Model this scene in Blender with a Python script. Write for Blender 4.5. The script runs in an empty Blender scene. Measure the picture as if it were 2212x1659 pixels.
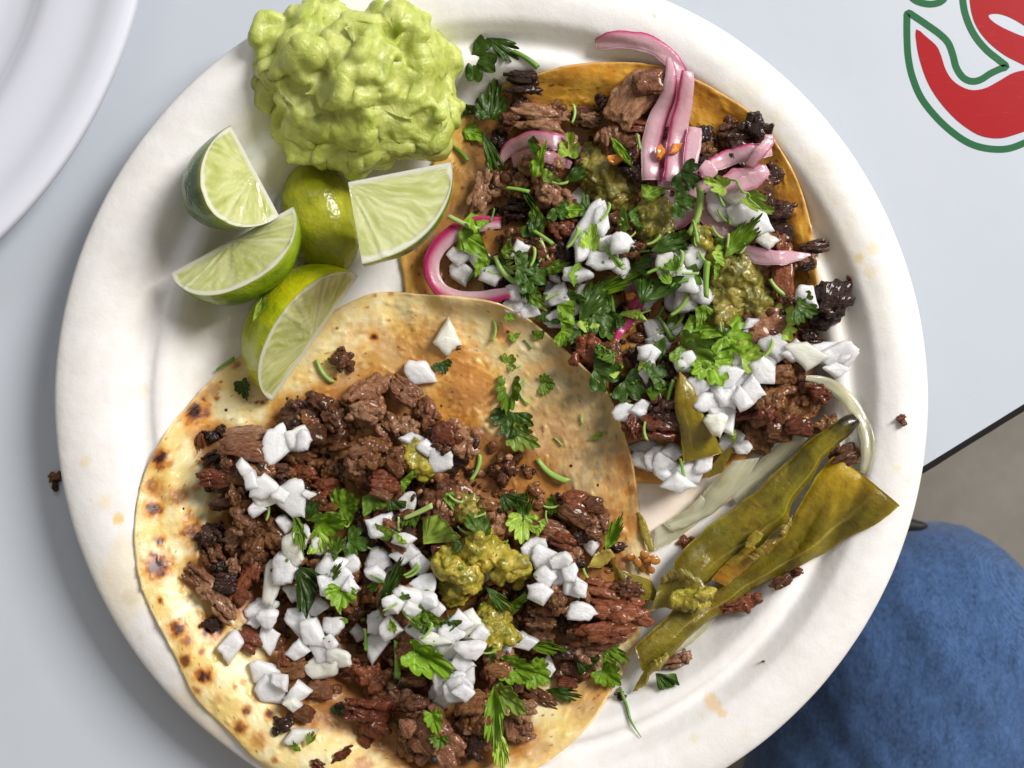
import bpy, bmesh, math, random
import numpy as np
from mathutils import Vector, Matrix, Euler
from mathutils.geometry import tessellate_polygon
rng = np.random.default_rng(7); random.seed(7)
SC = bpy.context.scene
COL = SC.collection
CM = 0.01
rad = math.radians
# ------------------------------------------------------------------ camera, world, lamps
CAM_H = 42.0                      # cm above the table top
KPX = 13.0/951.0                  # cm per photo pixel (2212 px wide frame) at rim height 2 cm
def W(px, py, z=0.0):             # photo measure -> place at height z (cm)
    s = KPX*(CAM_H - z)/(CAM_H - 2.0)
    return (px - 1106.0)*s, -(py - 829.5)*s
cd = bpy.data.cameras.new('camera'); cam = bpy.data.objects.new('camera', cd); COL.objects.link(cam)
cam.location = (0, 0, CAM_H*CM); cam.rotation_euler = (0, 0, 0)
cd.sensor_width = 36.0
cd.lens = 18.0/((1106*KPX)/(CAM_H - 2.0))
cd.clip_start = 0.02; cd.clip_end = 20
cd.dof.use_dof = True; cd.dof.focus_distance = (CAM_H - 1.9)*CM; cd.dof.aperture_fstop = 18
SC.camera = cam
wd = bpy.data.worlds.new('World'); SC.world = wd; wd.use_nodes = True
bg = wd.node_tree.nodes['Background']
bg.inputs[0].default_value = (1.0, 0.89, 0.79, 1); bg.inputs[1].default_value = 0.26
def area(name, az, el, dist, sx, sy, power, col):
    ld = bpy.data.lights.new(name, 'AREA'); ld.shape = 'RECTANGLE'; ld.size = sx; ld.size_y = sy
    ld.energy = power; ld.color = col
    o = bpy.data.objects.new(name, ld); COL.objects.link(o)
    d = Vector((math.cos(rad(el))*math.cos(rad(az)), math.cos(rad(el))*math.sin(rad(az)), math.sin(rad(el))))
    o.location = d*dist
    o.rotation_euler = d.to_track_quat('Z', 'Y').to_euler()
    return o
area('window_light', 36, 41, 2.0, 0.60, 0.85, 51, (1.0, 0.975, 0.945))
area('sky_window', 100, 42, 2.2, 1.1, 0.8, 7.0, (0.74, 0.87, 1.0))
SC.view_settings.view_transform = 'Standard'; SC.view_settings.look = 'None'
SC.view_settings.exposure = 0.0; SC.view_settings.gamma = 1.0
SC.cycles.max_bounces = 8; SC.cycles.transparent_max_bounces = 12

# ------------------------------------------------------------------ noise
_perm = np.random.default_rng(3).permutation(256); _perm = np.concatenate([_perm, _perm, _perm])
_g = np.random.default_rng(4).normal(size=(256, 3)); _g /= np.linalg.norm(_g, axis=1)[:, None]
def perlin(p):
    p = np.asarray(p, float); i = np.floor(p).astype(int); f = p - i; i &= 255
    u = f*f*f*(f*(f*6 - 15) + 10); res = 0
    for dx in (0, 1):
        for dy in (0, 1):
            for dz in (0, 1):
                h = _perm[_perm[_perm[(i[..., 0]+dx) & 255] + ((i[..., 1]+dy) & 255)] + ((i[..., 2]+dz) & 255)]
                g = _g[h]; d = g[..., 0]*(f[..., 0]-dx) + g[..., 1]*(f[..., 1]-dy) + g[..., 2]*(f[..., 2]-dz)
                w = (u[..., 0] if dx else 1-u[..., 0])*(u[..., 1] if dy else 1-u[..., 1])*(u[..., 2] if dz else 1-u[..., 2])
                res = res + d*w
    return res*1.6
def fbm(p, o=4, s=0.0):
    p = np.asarray(p, float) + s; r = 0; a = 1.0; t = 0
    for _ in range(o):
        r = r + a*perlin(p); t += a; a *= .5; p = p*2.03 + 11.7
    return r/t*1.4
def ridged(p, o=3, s=0.0):
    p = np.asarray(p, float) + s; r = 0; a = 1.0; t = 0
    for _ in range(o):
        r = r + a*(1 - 2*np.abs(perlin(p))); t += a; a *= .5; p = p*2.1 + 5.3
    return r/t
def sstep(a, b, x):
    t = np.clip((x - a)/(b - a), 0, 1); return t*t*(3 - 2*t)
def mixc(a, b, t):
    t = np.asarray(t)[..., None]; return np.asarray(a)*(1 - t) + np.asarray(b)*t

# ------------------------------------------------------------------ mesh helpers (cm in, m out)
def make_mesh(name, V, F, col=None, mat=None, smooth=True, sharp=None):
    V = np.asarray(V, np.float32)*CM
    me = bpy.data.meshes.new(name)
    Fl = F if isinstance(F, list) and np.ndim(F[0]) == 2 else [np.asarray(F)]
    nv = len(V); tot = []; start = []; idx = []; k = 0
    for f in Fl:
        f = np.asarray(f, np.int32)
        if len(f) == 0: continue
        m = f.shape[1]; idx.append(f.ravel()); start.append(k + np.arange(len(f))*m); k += f.size; tot.append(np.full(len(f), m))
    idx = np.concatenate(idx); start = np.concatenate(start); tot = np.concatenate(tot)
    me.vertices.add(nv); me.vertices.foreach_set('co', V.ravel())
    me.loops.add(len(idx)); me.loops.foreach_set('vertex_index', idx.astype(np.int32))
    me.polygons.add(len(start)); me.polygons.foreach_set('loop_start', start.astype(np.int32))
    me.polygons.foreach_set('use_smooth', np.full(len(start), smooth))
    me.update(calc_edges=True); me.validate()
    if col is not None:
        c = np.ones((nv, 4), np.float32); c[:, :3] = np.clip(col, 0, 1)
        a = me.color_attributes.new('Col', 'FLOAT_COLOR', 'POINT'); a.data.foreach_set('color', c.ravel())
    if mat: me.materials.append(mat)
    if sharp: me.set_sharp_from_angle(angle=rad(sharp))
    return me
def obj(name, me, parent=None, loc=(0, 0, 0)):
    o = bpy.data.objects.new(name, me); COL.objects.link(o)
    o.location = Vector(loc)*CM
    if parent: o.parent = parent
    return o
def tag(o, label=None, cat=None, group=None, kind=None):
    if label: o['label'] = label
    if cat: o['category'] = cat
    if group: o['group'] = group
    if kind: o['kind'] = kind
    return o
def empty(name, loc, label, cat, group=None):
    o = bpy.data.objects.new(name, None); COL.objects.link(o); o.location = Vector(loc)*CM
    o.empty_display_size = 0.01
    return tag(o, label, cat, group)
def grid_faces(n, m, wrap_m=False, off=0, flip=False):
    i, j = np.meshgrid(np.arange(n-1), np.arange(m if wrap_m else m-1), indexing='ij')
    a = i*m + j; b = i*m + (j+1) % m; c = (i+1)*m + (j+1) % m; d = (i+1)*m + j
    f = np.stack([a, b, c, d], -1).reshape(-1, 4) + off
    return f[:, ::-1] if flip else f
def resample(pts, n, closed=False):
    pts = np.asarray(pts, float)
    if closed: pts = np.vstack([pts, pts[:1]])
    # catmull-rom
    P = np.vstack([pts[-2] if closed else 2*pts[0]-pts[1], pts, pts[1] if closed else 2*pts[-1]-pts[-2]])
    out = []
    for k in range(1, len(P)-2):
        t = np.linspace(0, 1, 12, endpoint=False)[:, None]
        a, b, c, d = P[k-1], P[k], P[k+1], P[k+2]
        out.append(.5*((2*b) + (-a+c)*t + (2*a-5*b+4*c-d)*t**2 + (-a+3*b-3*c+d)*t**3))
    out.append(P[-2][None]); out = np.vstack(out)
    L = np.r_[0, np.cumsum(np.linalg.norm(np.diff(out, axis=0), axis=1))]
    s = np.linspace(0, L[-1], n+1)[:-1] if closed else np.linspace(0, L[-1], n)
    return np.stack([np.interp(s, L, out[:, k]) for k in range(out.shape[1])], 1)
def inpoly(x, y, poly):
    poly = np.asarray(poly, float); r = np.zeros(np.shape(x), bool); n = len(poly)
    for i in range(n):
        x1, y1 = poly[i]; x2, y2 = poly[(i+1) % n]
        c = ((y1 > y) != (y2 > y)) & (x < (x2-x1)*(y-y1)/(y2-y1+1e-12) + x1); r ^= c
    return r
_ico = {}
def ico(sub):
    if sub not in _ico:
        bm = bmesh.new(); bmesh.ops.create_icosphere(bm, subdivisions=sub, radius=1)
        bm.verts.ensure_lookup_table()
        _ico[sub] = (np.array([v.co[:] for v in bm.verts]), np.array([[v.index for v in f.verts] for f in bm.faces])); bm.free()
    return _ico[sub][0].copy(), _ico[sub][1]

# ------------------------------------------------------------------ materials
class NT:
    def __init__(s, name):
        s.m = bpy.data.materials.new(name); s.m.use_nodes = True; s.t = s.m.node_tree
        s.b = s.t.nodes['Principled BSDF']; s.out = s.t.nodes['Material Output']
        s.co = s.t.nodes.new('ShaderNodeTexCoord')
    def n(s, ty, **k):
        x = s.t.nodes.new(ty)
        for a, v in k.items(): setattr(x, a, v)
        return x
    def l(s, a, b): s.t.links.new(a, b)
    def mapping(s, scale=(1, 1, 1), rot=(0, 0, 0), src='Object'):
        m = s.n('ShaderNodeMapping'); m.inputs['Scale'].default_value = [100*q for q in scale] if src == 'Object' else scale
        m.inputs['Rotation'].default_value = rot
        s.l(s.co.outputs[src], m.inputs['Vector']); return m.outputs[0]
    def noise(s, scale, detail=4, rough=.55, vec=None, dist=0.0, jitter=False):
        x = s.n('ShaderNodeTexNoise'); x.inputs['Scale'].default_value = scale; x.inputs['Detail'].default_value = detail
        x.inputs['Roughness'].default_value = rough; x.inputs['Distortion'].default_value = dist
        v = vec or s.mapping()
        if jitter:
            oi = s.n('ShaderNodeObjectInfo'); a = s.n('ShaderNodeVectorMath', operation='SCALE')
            cv = s.n('ShaderNodeCombineXYZ'); s.l(oi.outputs['Random'], cv.inputs[0]); s.l(oi.outputs['Random'], cv.inputs[1])
            s.l(cv.outputs[0], a.inputs[0]); a.inputs['Scale'].default_value = 40
            b = s.n('ShaderNodeVectorMath', operation='ADD'); s.l(v, b.inputs[0]); s.l(a.outputs[0], b.inputs[1]); v = b.outputs[0]
        s.l(v, x.inputs['Vector']); return x.outputs['Fac']
    def vor(s, scale, feature='F1', vec=None):
        x = s.n('ShaderNodeTexVoronoi', feature=feature); x.inputs['Scale'].default_value = scale
        s.l(vec or s.mapping(), x.inputs['Vector']); return x.outputs['Distance']
    def ramp(s, fac, stops):
        r = s.n('ShaderNodeValToRGB'); e = r.color_ramp.elements
        while len(e) < len(stops): e.new(0.5)
        for q, (p, c) in zip(e, stops):
            q.position = p; q.color = (c, c, c, 1) if isinstance(c, (int, float)) else (*c, 1)
        s.l(fac, r.inputs[0]); return r.outputs[0]
    def mix(s, fac, a, b, mode='MIX'):
        x = s.n('ShaderNodeMix', data_type='RGBA', blend_type=mode)
        for q, v in ((x.inputs['Factor'], fac), (x.inputs['A'], a), (x.inputs['B'], b)):
            if isinstance(v, (int, float)): q.default_value = v
            elif isinstance(v, tuple): q.default_value = (*v, 1)
            else: s.l(v, q)
        return x.outputs['Result']
    def math(s, op, a, b=0.0):
        x = s.n('ShaderNodeMath', operation=op)
        for q, v in ((x.inputs[0], a), (x.inputs[1], b)):
            if isinstance(v, (int, float)): q.default_value = v
            else: s.l(v, q)
        return x.outputs[0]
    def bump(s, h, dist, strength=1.0, prev=None):
        x = s.n('ShaderNodeBump'); x.inputs['Strength'].default_value = strength; x.inputs['Distance'].default_value = dist*CM
        s.l(h, x.inputs['Height'])
        if prev: s.l(prev, x.inputs['Normal'])
        s.l(x.outputs[0], s.b.inputs['Normal']); return x.outputs[0]
    def col(s):
        a = s.n('ShaderNodeVertexColor', layer_name='Col'); return a.outputs[0]
    def base(s, c):
        if isinstance(c, tuple): s.b.inputs['Base Color'].default_value = (*c, 1)
        else: s.l(c, s.b.inputs['Base Color'])
    def set(s, **k):
        mp = dict(rough='Roughness', sss='Subsurface Weight', sss_scale='Subsurface Scale', coat='Coat Weight', coat_r='Coat Roughness',
                  trans='Transmission Weight', ior='IOR', spec='Specular IOR Level', sheen='Sheen Weight', alpha='Alpha', metal='Metallic')
        for a, v in k.items():
            i = s.b.inputs[mp[a]]
            if isinstance(v, (int, float)): i.default_value = v
            else: s.l(v, i)
        return s
    def sssr(s, r): s.b.inputs['Subsurface Radius'].default_value = r
M = {}
def rnd(nt):
    return nt.n('ShaderNodeObjectInfo').outputs['Random']
# moulded fibre plate
t = NT('fibre_plate'); n1 = t.noise(9, 5, .6); n2 = t.noise(1.2, 4); 
t.base(t.mix(t.ramp(n2, [(.35, 0.0), (.75, .45)]), t.col(), (.82, .78, .745), 'MULTIPLY'))
t.set(rough=.55, spec=.35); b1 = t.bump(t.noise(22, 4, .7), .012, .5); t.bump(t.noise(2.2, 3), .06, .35, b1); M['plate'] = t.m
t = NT('glazed_plate'); t.base((.73, .75, .84)); t.set(rough=.07, spec=.55, coat=.4, coat_r=.03); t.bump(t.noise(.8, 2), .03, .2); M['glaze'] = t.m
# table laminate
t = NT('table_laminate'); n1 = t.noise(.25, 3); n2 = t.noise(30, 3, .7); sp = t.vor(3.0)
c = t.mix(n1, (.52, .57, .635), (.575, .615, .67)); c = t.mix(t.ramp(sp, [(.02, 1.0), (.035, 0.0)]), c, (.3, .3, .31))
spn = t.noise(.6, 2); c = t.mix(t.ramp(spn, [(.6, 0.0), (.8, .12)]), c, (.5, .5, .5)); t.base(c)
t.set(rough=t.ramp(n2, [(.3, .17), (.7, .28)]), spec=.5); t.bump(t.noise(6, 3), .006, .25); M['table'] = t.m
t = NT('black_edge_band'); t.base((.012, .011, .011)); t.set(rough=.45); t.bump(t.noise(5, 4), .05, .5); M['band'] = t.m
def print_mat(nm, a, b):
    t = NT(nm); s1 = t.noise(2.2, 6, .75, vec=t.mapping((.8, 7, 1), (0, 0, .12))); c = t.mix(t.ramp(s1, [(.60, 0.0), (.72, .5)]), a, b)
    s2 = t.noise(5.0, 6, .8, vec=t.mapping((1, 3, 1), (0, 0, .12))); c = t.mix(t.ramp(s2, [(.66, 0.0), (.74, .4)]), c, b)
    t.base(c); t.set(rough=.4, spec=.15); return t.m
M['red'] = print_mat('red_print', (.36, .002, .006), (.50, .07, .09)); M['green'] = print_mat('green_print', (.015, .12, .04), (.1, .25, .14))
# floor
t = NT('concrete'); n1 = t.noise(.10, 6, .65); n2 = t.noise(.9, 4, .7)
c = t.mix(n1, (.12, .108, .09), (.40, .37, .32)); c = t.mix(.35, c, t.mix(n2, (.14, .13, .11), (.36, .34, .30))); t.base(c); t.set(rough=.75); M['floor'] = t.m
# denim
t = NT('denim')
n1 = t.noise(1.3, 7, .78, vec=t.mapping((1.6, .6, 1))); n2 = t.noise(7, 4, .75, vec=t.mapping((1.5, .7, 1))); wv = t.n('ShaderNodeTexWave', wave_type='BANDS', bands_direction='DIAGONAL')
wv.inputs['Scale'].default_value = 5.0; wv.inputs['Distortion'].default_value = 3.0; wv.inputs['Detail'].default_value = 4; t.l(t.mapping(), wv.inputs['Vector'])
c = t.mix(t.ramp(n1, [(.3, 0.0), (.7, 1.0)]), (.004, .015, .062), (.055, .125, .30)); c = t.mix(t.ramp(n2, [(.4, 0.0), (.72, .55)]), c, (.13, .23, .45))
c = t.mix(t.ramp(wv.outputs['Fac'], [(.3, 0.0), (1.0, .16)]), c, (.2, .33, .55)); t.base(c); t.set(rough=.9, sheen=.2, spec=.1); t.bump(wv.outputs['Fac'], .03, .4); M['denim'] = t.m
# flour tortilla
def tort(nm, sp):
    t = NT(nm); n = t.noise(7, 5, .6); m2 = t.noise(1.4, 4, .55); c = t.mix(t.ramp(n, [(.35, 0.0), (.75, .35)]), t.col(), (1.0, .82, .55), 'MULTIPLY')
    t.base(c); t.set(rough=t.ramp(m2, [(.35, .30), (.7, .55)]), sss=.15, sss_scale=.004, spec=.45, coat=sp, coat_r=.18); t.sssr((1, .5, .2))
    b = t.bump(t.noise(9, 4, .6), .03, .5); t.bump(m2, .12, .4, b); M[nm] = t.m
tort('flour_tortilla', .15); tort('corn_tortilla', .5)
# meat
def meat(nm, dark, mid, light, lo, hi, rough=.34):
    t = NT(nm); v = t.mapping((1, 1, 1))
    n1 = t.noise(3.2, 6, .68, jitter=True, dist=.5); fib = t.noise(5, 4, .6, vec=t.mapping((.5, 3.2, 3.2)), jitter=True); n3 = t.noise(14, 3, .7, jitter=True)
    f = t.math('ADD', t.math('MULTIPLY', n1, .62), t.math('MULTIPLY', fib, .38)); f = t.math('ADD', f, t.math('MULTIPLY', t.math('SUBTRACT', rnd(t), .5), .16))
    c = t.ramp(f, [(lo, dark), ((lo+hi)/2, mid), (hi, light)]); c = t.mix(t.ramp(n3, [(.35, .5), (.6, 0.0)]), c, dark)
    t.base(c); t.set(rough=t.ramp(n1, [(.3, rough-.12), (.7, rough+.16)]), sss=.08, sss_scale=.003, spec=.3, coat=.45, coat_r=.07); t.sssr((1, .3, .12))
    b = t.bump(fib, .09, .7); b = t.bump(n3, .05, .8, b); t.bump(t.noise(34, 2, .6, jitter=True), .02, .8, b); M[nm] = t.m
meat('brown_beef', (.030, .007, .002), (.20, .066, .017), (.52, .25, .085), .32, .66)
meat('charred_beef', (.008, .003, .002), (.052, .016, .007), (.19, .066, .028), .34, .70, .28)
meat('pink_beef', (.10, .026, .009), (.37, .155, .072), (.66, .39, .22), .30, .66)
meat('red_beef', (.050, .008, .003), (.25, .055, .014), (.54, .20, .08), .30, .70)
# white onion
t = NT('white_onion'); n = t.noise(1.6, 3, jitter=True); st = t.noise(4, 3, .5, vec=t.mapping((.4, 4, 1)), jitter=True)
c = t.mix(t.ramp(n, [(.35, 0.0), (.7, 1.0)]), (.93, .92, .91), (.98, .975, .96)); r = rnd(t)
c = t.mix(t.ramp(r, [(.82, 0.0), (.9, .6)]), c, (.80, .78, .50)); c = t.mix(t.ramp(r, [(.30, .75), (.42, 0.0)]), c, (.70, .68, .69)); c = t.mix(t.ramp(st, [(.45, 0.0), (.66, .5)]), c, (.98, .98, .97))
t.base(c); t.set(rough=.2, sss=.85, sss_scale=.006, trans=.08, ior=1.34, spec=.5); t.sssr((1, 1, .95)); b = t.bump(st, .025, .5); t.bump(n, .12, .5, b); M['onion'] = t.m
t = NT('grilled_onion'); t.base(t.col()); t.set(rough=.18, sss=.35, sss_scale=.003, trans=.55, ior=1.36, coat=.3, coat_r=.1); t.sssr((1, .9, .6)); t.bump(t.noise(3, 3, .6, vec=t.mapping((1, 1, 1))), .05, .5); M['grilled'] = t.m
t = NT('pickled_onion'); n=t.noise(30, 2); t.base(t.col()); t.set(rough=.24, sss=.35, sss_scale=.003, trans=.34, ior=1.35, spec=.5, coat=.3, coat_r=.1); t.sssr((1, .6, .7)); b=t.bump(t.noise(18, 3, .6), .015, .6); t.bump(t.noise(2.5,3), .08, .4, b); M['pickled'] = t.m
# leaves, stems
t = NT('cilantro_leaf'); n = t.noise(5, 4, jitter=True); oi = rnd(t)
c = t.mix(t.ramp(n, [(.3, 0.0), (.75, .4)]), t.col(), (1.5, 1.25, .8), 'MULTIPLY'); g = t.n('ShaderNodeHueSaturation'); t.l(c, g.inputs['Color'])
t.l(t.math('ADD', t.math('MULTIPLY', oi, .9), .75), g.inputs['Value']); t.base(g.outputs[0]); t.set(rough=.38, spec=.4, sss=0.0)
tr = t.n('ShaderNodeBsdfTranslucent'); t.l(t.mix(1.0, g.outputs[0], (1.9, 1.7, .4), 'MULTIPLY'), tr.inputs['Color']); ms = t.n('ShaderNodeMixShader'); ms.inputs[0].default_value = .22
t.l(t.b.outputs[0], ms.inputs[1]); t.l(tr.outputs[0], ms.inputs[2]); t.l(ms.outputs[0], t.out.inputs['Surface']); t.bump(t.noise(10, 3), .025, .5); M['leaf'] = t.m
t = NT('cilantro_stem'); t.base(t.col()); t.set(rough=.3, sss=.3, sss_scale=.002, spec=.5); t.sssr((.6, 1, .3)); t.bump(t.noise(4, 3, .6, vec=t.mapping((.5, 6, 6))), .02, .6); M['stem'] = t.m
# guacamole, salsa
t = NT('guacamole'); n = t.noise(1.3, 4); n2 = t.noise(7, 4, .65); w = t.vor(3.2)
c = t.mix(t.ramp(n, [(.3, 0.0), (.72, 1.0)]), (.38, .45, .060), (.62, .66, .20)); c = t.mix(t.ramp(w, [(.08, .55), (.3, 0.0)]), c, (.72, .72, .22)); t.base(c)
t.set(rough=.27, sss=.5, sss_scale=.006, spec=.5, coat=.12, coat_r=.12); t.sssr((.9, 1, .3)); b = t.bump(n2, .05, .8); b = t.bump(t.noise(20, 3, .7), .018, .8, b); t.bump(t.noise(2.2, 4), .10, .5, b); M['guac'] = t.m
def salsa(nm, a, b_, c_):
    t = NT(nm); n = t.noise(2.0, 5, .65, dist=.6); w = t.vor(5.5); n2 = t.noise(9, 4, .7)
    c = t.ramp(n, [(.3, a), (.5, b_), (.68, c_)]); c = t.mix(t.ramp(w, [(.10, .8), (.2, 0.0)]), c, (.58, .50, .22)); c = t.mix(t.ramp(n2, [(.3, .75), (.42, 0.0)]), c, (.05, .05, .008)); t.base(c)
    t.set(rough=.12, sss=.3, sss_scale=.003, trans=.15, ior=1.38, spec=.6, coat=.5, coat_r=.05); t.sssr((1, .8, .2)); b = t.bump(n2, .05, .8); b = t.bump(t.noise(20, 3, .7), .02, .7, b); t.bump(w, .05, .5, b); M[nm] = t.m
salsa('green_salsa', (.10, .105, .012), (.27, .23, .028), (.46, .35, .07)); salsa('yellow_salsa', (.17, .17, .018), (.44, .36, .030), (.70, .52, .08))
# chile
t = NT('roasted_chile'); n = t.noise(1.5, 5, .6, dist=.8); n2 = t.noise(8, 4); c = t.mix(t.ramp(n, [(.38, 0.0), (.7, .8)]), t.col(), (.70, .52, .5), 'MULTIPLY'); t.base(c)
t.set(rough=.22, sss=.3, sss_scale=.005, spec=.5, coat=.35, coat_r=.09); t.sssr((1, .8, .1)); b = t.bump(n2, .03, .6); b = t.bump(t.noise(1.9, 6, .6, dist=1.2), .07, .5, b); t.bump(t.noise(18, 2), .012, .6, b); M['chile'] = t.m
# lime
t = NT('lime_rind'); n = t.noise(2.2, 5, .6, dist=.4); c = t.mix(t.ramp(n, [(.38, 0.0), (.68, .8)]), t.col(), (.66, .72, .40), 'MULTIPLY'); t.base(c)
t.set(rough=.27, spec=.5, sss=.1, sss_scale=.002, coat=.08, coat_r=.1); b = t.bump(t.vor(9), .02, .55); t.bump(t.noise(1.5, 3), .08, .4, b); M['rind'] = t.m
t = NT('lime_pulp'); t.base(t.col()); t.set(rough=.17, sss=.6, sss_scale=.006, spec=.5, trans=.18, ior=1.35, coat=.3, coat_r=.08); t.sssr((.9, 1, .5)); t.bump(t.noise(9, 3), .015, .5); M['pulp'] = t.m
t = NT('plate_juice'); t.base((.93, .95, .9)); t.set(rough=.03, trans=1.0, ior=1.33); M['juice'] = t.m
t = NT('orange_carrot'); t.base((.72, .25, .03)); t.set(rough=.2, sss=.3, sss_scale=.003, coat=.3); M['carrot'] = t.m
t = NT('chile_seed'); t.base((.45, .19, .04)); t.set(rough=.2, sss=.2, sss_scale=.002, coat=.4); M['seed'] = t.m
t = NT('herb_flecks'); t.base((.10, .21, .012)); t.set(rough=.4); M['herbfine'] = t.m
t = NT('matte_black'); t.base((.01, .01, .012)); t.set(rough=.6); M['black'] = t.m

# ------------------------------------------------------------------ height map of everything lying on the plate (cm)
GX0, GY0, GS, GNX, GNY = -17.0, -15.0, .05, 680, 600
gx = GX0 + (np.arange(GNX)+.5)*GS; gy = GY0 + (np.arange(GNY)+.5)*GS
GX, GY = np.meshgrid(gx, gy, indexing='ij')
PCX, PCY = W(1061, 865, 2.0)
PROF = [(0, .22), (3, .22), (6, .22), (7.5, .22), (8.2, .22), (8.6, .22), (8.95, .225), (9.3, .27), (9.65, .60), (9.95, 1.02), (10.15, 1.22), (10.4, 1.27), (10.62, 1.16), (10.85, 1.20), (11.1, 1.50), (11.35, 1.76), (11.65, 1.88), (12.0, 1.95), (12.35, 1.94), (12.7, 1.86), (12.92, 1.76), (13.0, 1.66)]
_pr = resample(PROF, 500); _pr[:, 0] = np.maximum.accumulate(_pr[:, 0])
def plate_z(x, y):
    x = np.asarray(x) - PCX; y = np.asarray(y) - PCY
    r = np.hypot(x, y); d = sstep(13, 9, r)                # the base sits a little off centre in this hand-pressed plate
    r = np.hypot(x - .38*d, y + .05*d)
    return np.interp(r, _pr[:, 0], _pr[:, 1], right=0)
H = plate_z(GX, GY)
def hs(x, y, A=None):
    A = H if A is None else A
    i = np.clip((np.asarray(x)-GX0)/GS - .5, 0, GNX-2.001); j = np.clip((np.asarray(y)-GY0)/GS - .5, 0, GNY-2.001)
    i0 = i.astype(int); j0 = j.astype(int); f = i-i0; g = j-j0
    return A[i0, j0]*(1-f)*(1-g) + A[i0+1, j0]*f*(1-g) + A[i0, j0+1]*(1-f)*g + A[i0+1, j0+1]*f*g
def blur(A, s):
    n = int(3*s/GS); k = np.exp(-.5*(np.arange(-n, n+1)*GS/s)**2); k /= k.sum()
    B = np.apply_along_axis(lambda v: np.convolve(np.pad(v, n, mode='edge'), k, 'valid'), 0, A)
    return np.apply_along_axis(lambda v: np.convolve(np.pad(v, n, mode='edge'), k, 'valid'), 1, B)
def locate(px, py, dz=0.0):
    z = 1.0
    for _ in range(3):
        x, y = W(px, py, z); z = float(hs(x, y)) + dz
    return x, y, z
def stamp(x, y, z, a, b, h, rot, mode='ell'):
    """raise the height map by an elliptical item with its middle at z, half sizes a, b, h"""
    R = max(a, b) + .05
    i0 = max(0, int((x-R-GX0)/GS)); i1 = min(GNX, int((x+R-GX0)/GS)+2); j0 = max(0, int((y-R-GY0)/GS)); j1 = min(GNY, int((y+R-GY0)/GS)+2)
    X = GX[i0:i1, j0:j1]-x; Y = GY[i0:i1, j0:j1]-y; c, s = math.cos(rot), math.sin(rot)
    q = ((X*c+Y*s)/a)**2 + ((-X*s+Y*c)/b)**2; T = z + h*np.sqrt(np.clip(1-q, 0, 1)); m = q < 1
    sub = H[i0:i1, j0:j1]; sub[m] = np.maximum(sub[m], T[m])
def foot(x, y, a, b, rot):
    R = max(a, b)*.8
    i0 = max(0, int((x-R-GX0)/GS)); i1 = min(GNX, int((x+R-GX0)/GS)+2); j0 = max(0, int((y-R-GY0)/GS)); j1 = min(GNY, int((y+R-GY0)/GS)+2)
    X = GX[i0:i1, j0:j1]-x; Y = GY[i0:i1, j0:j1]-y; c, s = math.cos(rot), math.sin(rot)
    q = ((X*c+Y*s)/a)**2 + ((-X*s+Y*c)/b)**2; m = q < .45; sub = H[i0:i1, j0:j1]
    return (sub[m].mean(), sub[m].max()) if m.any() else (float(hs(x, y)),)*2
# enlargements the measures were taken from: name -> (left, top, scale) of the 4032 px photograph
CR = dict(A=(600, 0, 1.58), B=(1800, 0, 1.3825), C=(1800, 900, 1.2289), D=(400, 1100, 1.58), E=(500, 1950, 1.545), F=(1500, 1950, 1.545),
          G=(2600, 0, 1.5447), H=(2700, 1500, 1.659), I=(2700, 2024, 1.659), J=(0, 0, 2.011), K=(0, 1800, 1.355), P=(0, 0, 1/1.82278))
def cp(c, x, y):
    l, t_, s = CR[c]; return (l + x/s)/1.82278, (t_ + y/s)/1.82278
def cpl(c, pts): return [cp(c, *p) for p in pts]
def cs(c): return 1/(CR[c][2]*1.82278)            # enlargement px -> frame px
# ------------------------------------------------------------------ blobs grown together and re-skinned
def blob_mesh(spheres, vox, smooth_it=2, sub=2):
    bm = bmesh.new()
    for s in spheres:
        x, y, z, a, b, c = s[:6]; rz = s[6] if len(s) > 6 else 0
        mt = Matrix.Translation((x, y, z)) @ Matrix.Rotation(rz, 4, 'Z') @ Matrix.Diagonal((a, b, c, 1))
        bmesh.ops.create_icosphere(bm, subdivisions=sub, radius=1, matrix=mt)
    me = bpy.data.meshes.new('tmp'); bm.to_mesh(me); bm.free()
    o = bpy.data.objects.new('tmp', me); COL.objects.link(o)
    md = o.modifiers.new('r', 'REMESH'); md.mode = 'VOXEL'; md.voxel_size = vox
    dg = bpy.context.evaluated_depsgraph_get(); ev = o.evaluated_get(dg); m2 = ev.to_mesh()
    V = np.zeros(len(m2.vertices)*3); m2.vertices.foreach_get('co', V); V = V.reshape(-1, 3)
    n = len(m2.polygons); lt = np.zeros(n, int); m2.polygons.foreach_get('loop_total', lt)
    li = np.zeros(len(m2.loops), int); m2.loops.foreach_get('vertex_index', li)
    F = li.reshape(-1, 4) if (lt == 4).all() else None
    if F is None:
        m2.calc_loop_triangles(); F = np.zeros(len(m2.loop_triangles)*3, int); m2.loop_triangles.foreach_get('vertices', F); F = F.reshape(-1, 3)
    ev.to_mesh_clear(); bpy.data.objects.remove(o); bpy.data.meshes.remove(me)
    for _ in range(smooth_it): V = lap(V, F)
    return V, F
def lap(V, F, w=.6):
    k = F.shape[1]; a = np.concatenate([F[:, i] for i in range(k)]); b = np.concatenate([F[:, (i+1) % k] for i in range(k)])
    n = len(V); cnt = np.bincount(a, minlength=n) + np.bincount(b, minlength=n); S = np.zeros_like(V)
    for d in range(3): S[:, d] = np.bincount(a, V[b, d], n) + np.bincount(b, V[a, d], n)
    return V*(1-w) + w*S/np.maximum(cnt, 1)[:, None]
def warp(V, amp, fr, s=0.):
    return V + amp*np.stack([fbm(V*fr, 3, s), fbm(V*fr, 3, s+31.), .6*fbm(V*fr, 3, s+77.)], 1)
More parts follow.
